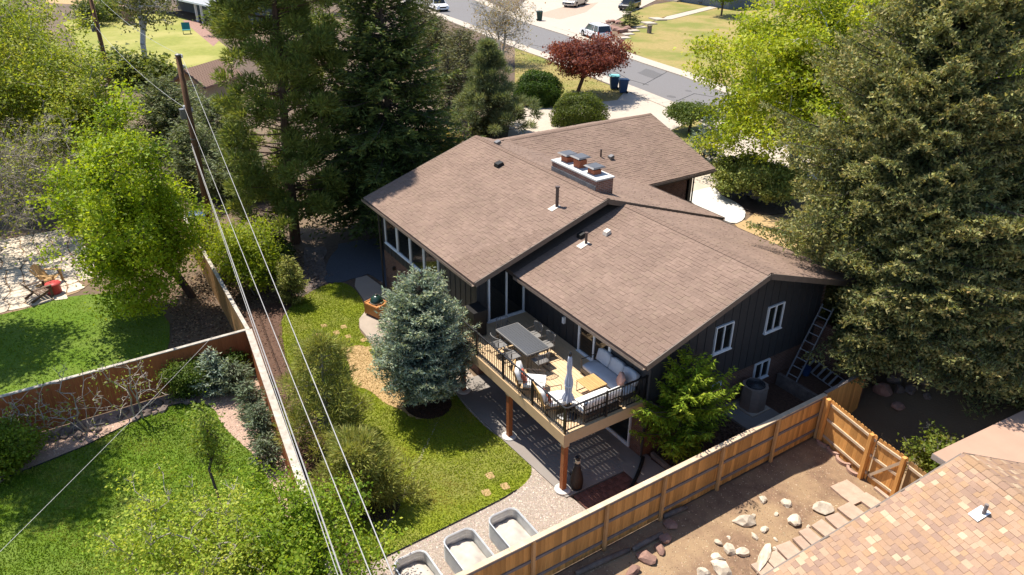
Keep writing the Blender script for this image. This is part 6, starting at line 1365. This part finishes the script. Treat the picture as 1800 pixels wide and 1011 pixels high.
for i, ((x, y), h, rr, lab, n) in enumerate(OL):
    broadleaf('elm_tree', lab, (x, y, 0), (x, y, h), rr, n, 92, .155, OLV, seed=64+i, lobes=.5, spread=.38, trunk_r=.22, bark='grey_bark', hollow=.45, twigs=1, zmin=1.2)
broadleaf('bare_crabapple', 'half-bare grey branching tree over the flagstone patio', (-43.5, -4.2, 0), (-43.2, -2.6, 4.4), (3.4, 3.2, 3.0), 330, 7, .13, OLV, seed=70, spread=.35, trunk_r=.16, bark='grey_bark', twigs=7, hollow=.5, zmin=.9)
broadleaf('bare_crabapple', 'grey twiggy tree just behind the patio chairs', (-46.5, .6, 0), (-45.6, .2, 4.0), (2.8, 2.4, 2.8), 260, 10, .13, OLV, seed=71, spread=.32, trunk_r=.13, bark='grey_bark', twigs=6, hollow=.5, zmin=.7)
x, y, _ = at(885, 112, Z1)
broadleaf('bare_lilac', 'brown budding multi-stemmed tree between the pine and the road', (x, y, Z1), (x-.3, y, Z1+4.2), (3.3, 3.3, 3.2), 330, 12, .15, [(.22, .14, .07), (.32, .23, .11), (.30, .29, .11)], seed=72, spread=.4, trunk_r=.12, bark='birch_bark', twigs=6, trunks=4, hollow=.6, zmin=.6)
bx_, by_, _ = at(258, 130, 0)
broadleaf('birch', 'pale-trunked sparse tree standing on the back lawn', (bx_, by_, 0), (bx_-1.5, by_+1.0, 7.5), (3.2, 3.2, 3.2), 130, 22, .3, [(.12, .13, .05), (.18, .19, .07)], seed=73, spread=.55, trunk_r=.28, bark='birch_bark', hollow=.5, twigs=2, zmin=4)
x, y, _ = at(1268, 28, Z1); broadleaf('street_tree', 'young green tree with thin trunk on the far lawn', (x, y, Z1), (x, y, Z1+4), (2.8, 2.8, 2.4), 130, 40, .28, MID, seed=74, spread=.5, trunk_r=.14, hollow=.5, zmin=1.8)
# foreground foliage, bottom left
broadleaf('foreground_tree', 'large yellow-green leafy tree rising from the bottom edge, left part', (-14.6, 1.0, 0), (-14.8, .9, 2.5), (2.2, 1.8, 2.1), 300, 115, .085, [(.15, .22, .016), (.26, .34, .026), (.39, .45, .055), (.47, .50, .10)], fine=False, seed=80, spread=.22, lobes=.6, trunk_r=.12, bark='grey_bark', trunks=3, hollow=.5, zmin=.4, twigs=3)
lx, ly, _ = at(392, 905, 2.0)
broadleaf('foreground_sapling', 'slender leafy sapling standing up out of the foreground tree', (lx, ly, 0), (*at(366, 775, 3.0)[:2], 3.0), (.38, .38, 1.35), 46, 40, .09, [(.11, .16, .018), (.19, .25, .03), (.28, .33, .06)], seed=81, spread=.18, trunk_r=.04, bark='bark', hollow=.5, zmin=1.2)
broadleaf('foreground_tree', 'mid green glossy-leaved tree at the bottom edge below the power lines', (-15.2, 3.9, 0), (-14.9, 3.3, 1.9), (1.9, 1.7, 1.5), 230, 105, .095, [(.10, .18, .012), (.20, .29, .018), (.34, .42, .04)], fine=False, seed=82, spread=.22, lobes=.6, trunk_r=.11, bark='bark', trunks=3, hollow=.5, zmin=.3, lm='leaf')
broadleaf('garden_tree', 'leafy tree outside the left edge that shades the lawn beyond the stained fence', (-38.6, -8.0, 0), (-37.3, -4.4, 8.4), (2.7, 2.2, 2.1), 170, 70, .17, MID, seed=86, spread=.36, trunk_r=.16, bark='grey_bark', zmin=4)
broadleaf('garden_tree', 'tall leafy tree outside the left edge that shades the green lawn', (-30.2, -5.6, 0), (-28.8, -3.6, 11), (2.3, 1.9, 2.0), 130, 60, .17, MID, seed=85, spread=.34, trunk_r=.16, bark='grey_bark', zmin=6)
grass('dry_turf', 'sparse dry straw-coloured grass beside the blue spruce', DRY, 9000, [(.36, .25, .12), (.42, .30, .15), (.24, .22, .06)], .02, .03, 11, drys=.5, dry=(.42, .30, .14), holes=[circle(-20.95, 9.95, .98, .86)])
# shrubs
for i, (px, py, h, sp, lab) in enumerate([(150, 770, 1.9, 1.1, 'bare straggly shrub against the stained fence, left one'), (245, 745, 2.0, 1.1, 'bare straggly shrub against the stained fence, right one'), (60, 790, 1.8, .9, 'bare straggly shrub against the stained fence near the left edge')]):
    x, y, _ = at(px, py); broadleaf('bare_shrub', lab, (x-.35, y, 0), (x-.1, y, h*.75), (sp*.8, sp*1.2, h*.62), 34, 6, .10, [(.16, .20, .03), (.30, .33, .06)], cat='shrub', seed=90+i, spread=.25, trunk_r=.035, bark='grey_bark', trunks=4, twigs=2, hollow=.55, zmin=.2, fine=False)
x, y, _ = at(18, 835); broadleaf('leafy_shrub', 'dense green shrub at the left edge beside the bed edging', (x-.4, y, 0), (x-.4, y-.1, .85), (1.0, 1.2, .9), 120, 160, .09, MID, cat='shrub', seed=93, spread=.2, trunk_r=.04, trunks=4, zmin=.05)
for i, (px, py, s, lab) in enumerate([(335, 695, .75, 'dark green shrub left of the little blue spruce'), (410, 665, .6, 'small round shrub in the fence corner')]):
    x, y, _ = at(px, py); broadleaf('leafy_shrub', lab, (x-.2, y, 0), (x-.2, y, s), (s, s*1.1, s*.85), 90, 150, .075, [(.06, .10, .014), (.09, .14, .018), (.16, .21, .03)], cat='shrub', seed=95+i, spread=.16, trunk_r=.03, trunks=3, zmin=.05)
x, y, _ = at(442, 520); broadleaf('leafy_shrub', 'bright green bush growing through the old fence below the pole', (x, y+.3, 0), (x-.3, y+.2, 2.0), (1.7, 1.3, 1.4), 150, 130, .10, BRT[:3], cat='shrub', seed=97, spread=.26, trunk_r=.06, bark='grey_bark', trunks=3, zmin=.4, twigs=1)
x, y, _ = at(375, 480); broadleaf('leafy_shrub', 'thin yellow-green bush with grey twigs against the old fence', (x, y, 0), (x+.2, y-.2, 1.8), (1.3, 1.0, 1.3), 90, 30, .13, BRT, cat='shrub', seed=98, spread=.26, trunk_r=.05, bark='grey_bark', trunks=3, zmin=.4, twigs=3)
x, y, _ = at(480, 480); broadleaf('leafy_shrub', 'dark glossy bush in the shade under the ponderosa', (x, y, 0), (x, y, .9), (1.2, 1.2, .9), 90, 60, .13, [(.03, .06, .012), (.06, .10, .016)], cat='shrub', seed=99, spread=.2, trunk_r=.04, trunks=3, zmin=.05)
clipped_shrub('round_hedge', 'dark green rounded bush left of the red maple', (*at(945, 182, Z1)[:2], Z1), (1.95, 1.95, 1.7), [(.03, .065, .008), (.055, .105, .012), (.09, .15, .018)], 26000, .12, 1, zc=.55)
clipped_shrub('dome_hedge', 'clipped dome bush at the garage roof edge', (*at(1017, 220, Z1)[:2], Z1), (2.05, 2.05, 1.75), [(.06, .085, .012), (.095, .125, .018), (.14, .165, .03)], 26000, .11, 2, zc=.35)
tx, ty, _ = at(1211, 232, Z1); broadleaf('topiary_pine', 'flat-topped cloud-pruned tree by the kerb', (tx, ty, Z1), (tx+.1, ty, Z1+1.45), (1.85, 1.85, .5), 150, 90, .14, [(.05, .08, .012), (.09, .125, .02), (.14, .165, .03)], cat='tree', seed=101, spread=.2, trunk_r=.12, lm='needle', zmin=.7, hollow=.4)
for i, (px, py, s, lab) in enumerate([(775, 262, 1.0, 'dry golden shrub at the upper roof corner'), (925, 178, .8, 'grey-green shrub between the pine and the round bush'), (855, 235, .8, 'low shrub at the foot of the grey-green pine')]):
    x, y, z = G(px, py); broadleaf('low_shrub', lab, (x, y, z), (x, y, z+s*.7), (s*1.3, s*1.3, s*.7), 80, 50, .16, [[(.22, .16, .05), (.32, .24, .08), (.20, .20, .04)], [(.08, .11, .05), (.13, .16, .08)], [(.10, .11, .04), (.16, .16, .06)]][i], cat='shrub', seed=110+i, spread=.25, trunk_r=.04, trunks=3, zmin=.05)
x, y, _ = at(1632, 828, .4); broadleaf('vine_shrub', 'tangled vine shrub between the gate and the flat roof', (x, y, 0), (x+.1, y+.1, 1.0), (.75, .8, .75), 90, 45, .11, [(.10, .15, .015), (.19, .24, .03), (.26, .22, .07)], cat='shrub', seed=115, spread=.17, trunk_r=.03, bark='grey_bark', trunks=4, twigs=3, zmin=.1)
FAR = [(30, 60, 2.2), (205, 28, 2.4), (185, 36, 1.8), (160, 45, 2.0), (270, 20, 2.6), (288, 150, 1.5), (405, 60, 2.5), (440, 35, 3.0), (520, 40, 3.2), (545, 90, 3.0), (580, 25, 3.5), (250, 150, 1.8), (215, 150, 2.2)]
LABS = ['at the far top left corner', 'left of the brick gate post', 'behind the far utility pole', 'left along the back lawn edge', 'right of the brick gate post', 'in front of the back lawn, beside the pole', 'hiding the grey porch roof', 'right of the grey porch roof', 'between the ponderosa and the tall spruce, upper', 'between the ponderosa and the tall spruce, lower', 'behind the top of the tall spruce', 'before the back lawn, centre', 'before the back lawn, left']
for i, ((px, py, s), lb) in enumerate(zip(FAR, LABS)):
    x, y, z = G(px, py); pal = [[(.06, .085, .02), (.11, .14, .035), (.17, .19, .05)], [(.08, .09, .04), (.13, .14, .06)], [(.10, .13, .02), (.18, .21, .04)]][i % 3]
    broadleaf('far_bush', 'bush '+lb, (x, y, z), (x, y, z+s*.75), (s*1.1, s*1.1, s*.85), 60, 30, .36, pal, cat='shrub', seed=120+i, spread=.5, trunk_r=.06, trunks=3, zmin=.05)
TOPT = [(640, -30, 9, 4.5, 'tree beyond the far end of the road, left'), (700, -25, 8, 4.5, 'tree beyond the far end of the road, right'), (1200, -30, 8, 5, 'tree behind the grey house across the road'), (1360, -10, 8, 4.5, 'tree at the far lawn corner behind the cottonwood'), (480, -20, 8, 4, 'tree behind the grey porch roof'), (1480, 40, 8, 4.5, 'tree across the road behind the huge spruce'), (1640, 120, 9, 5, 'tree across the road at the right edge')]
for i, (px, py, h, rr, lb) in enumerate(TOPT):
    x, y, z = G(px, max(py, -40)); broadleaf('background_tree', 'leafy '+lb, (x, y, z), (x, y, z+h*.6), (rr, rr, h*.42), 90, 34, .45, MID if i % 2 else OLV, seed=140+i, spread=.7, trunk_r=.2, zmin=1)
# ---------------------------------------------------------------- turf, chips and litter
GR = [(.135, .19, .006), (.22, .275, .010), (.33, .345, .026)]
LUSH = [(.075, .14, .004), (.13, .21, .007), (.22, .29, .016)]
grass('turf', 'short mown grass of the back lawn', EDGE, 130000, GR, .014, .035, 1, drys=.42, holes=[circle(-20.95, 9.95, .98, .86), DRY])
grass('garden_turf', 'thick green grass of the left garden lawn', [p for p in LAWN2 if True], 140000, LUSH, .022, .045, 2, drys=.5, dry=(.30, .30, .06))
grass('shady_turf', 'green grass beyond the stained fence', LAWN3, 32000, LUSH, .02, .05, 3, drys=.2)
grass('front_turf', 'dry grass of the lawns by the road', LM, 12000, [(.16, .17, .03), (.26, .22, .06)], Z1+.02, .09, 4, drys=.6)
chips('gravel_stones', 'pale pea gravel of the path and bed area', GRAV, 42000, [(.30, .25, .21), (.48, .41, .34), (.62, .55, .47), (.40, .28, .22)], .022, .011, 5)
chips('mulch_chips', 'dark bark chips in the ring round the blue spruce', circle(-20.95, 9.95, .98, .86), 2200, [(.03, .018, .012), (.075, .04, .025)], .04, .034, 6, cat='mulch')
chips('bark_chips', 'brown bark chips along the stained fence', STRIP, 5200, [(.06, .032, .02), (.15, .08, .05)], .04, .026, 7, cat='mulch')
chips('dirt_litter', 'pebbles and dry litter on the bare dirt', [(-11.8, 6), (-11.8, 20.3), (-8, 20), (-7, 8), (-9, 6)], 9000, [(.16, .10, .06), (.34, .23, .14), (.50, .40, .28)], .020, .012, 8, cat='litter')
chips('bed_gravel', 'pinkish gravel of the border by the stained fences', [(-26.6, -4), (-26.6, 5), (-17, 4), (-18, 2), (-24, 2), (-24.5, -4)], 14000, [(.30, .20, .15), (.46, .33, .25), (.55, .43, .34)], .028, .008, 9)
chips('leaf_litter', 'brown leaf litter and twigs under the vivid green tree', [(-36.5, 2.4), (-33, 3.3), (-30, 2.7), (-27, 1.4), (-27, 5.1), (-36.5, 5.4)], 5200, [(.05, .03, .02), (.16, .10, .06), (.30, .20, .12)], .05, .004, 21, cat='litter')
chips('bank_litter', 'leaf litter and small stones on the shaded bank behind the old fence', [(-40, 6.2), (-31.5, 6.0), (-31.2, 9), (-33, 11), (-40, 10)], 6500, [(.05, .03, .02), (.15, .09, .055), (.30, .20, .13)], .05, .004, 22, cat='litter')
chips('side_litter', 'dark bark and leaf litter in the side yard', [(-14.3, 15.2), (-12.1, 15.2), (-12.1, 18.2), (-14.3, 18.2)], 2600, [(.03, .02, .014), (.10, .06, .04), (.16, .11, .07)], .04, .02, 10, cat='litter', zf=lambda x, y: zside(y))
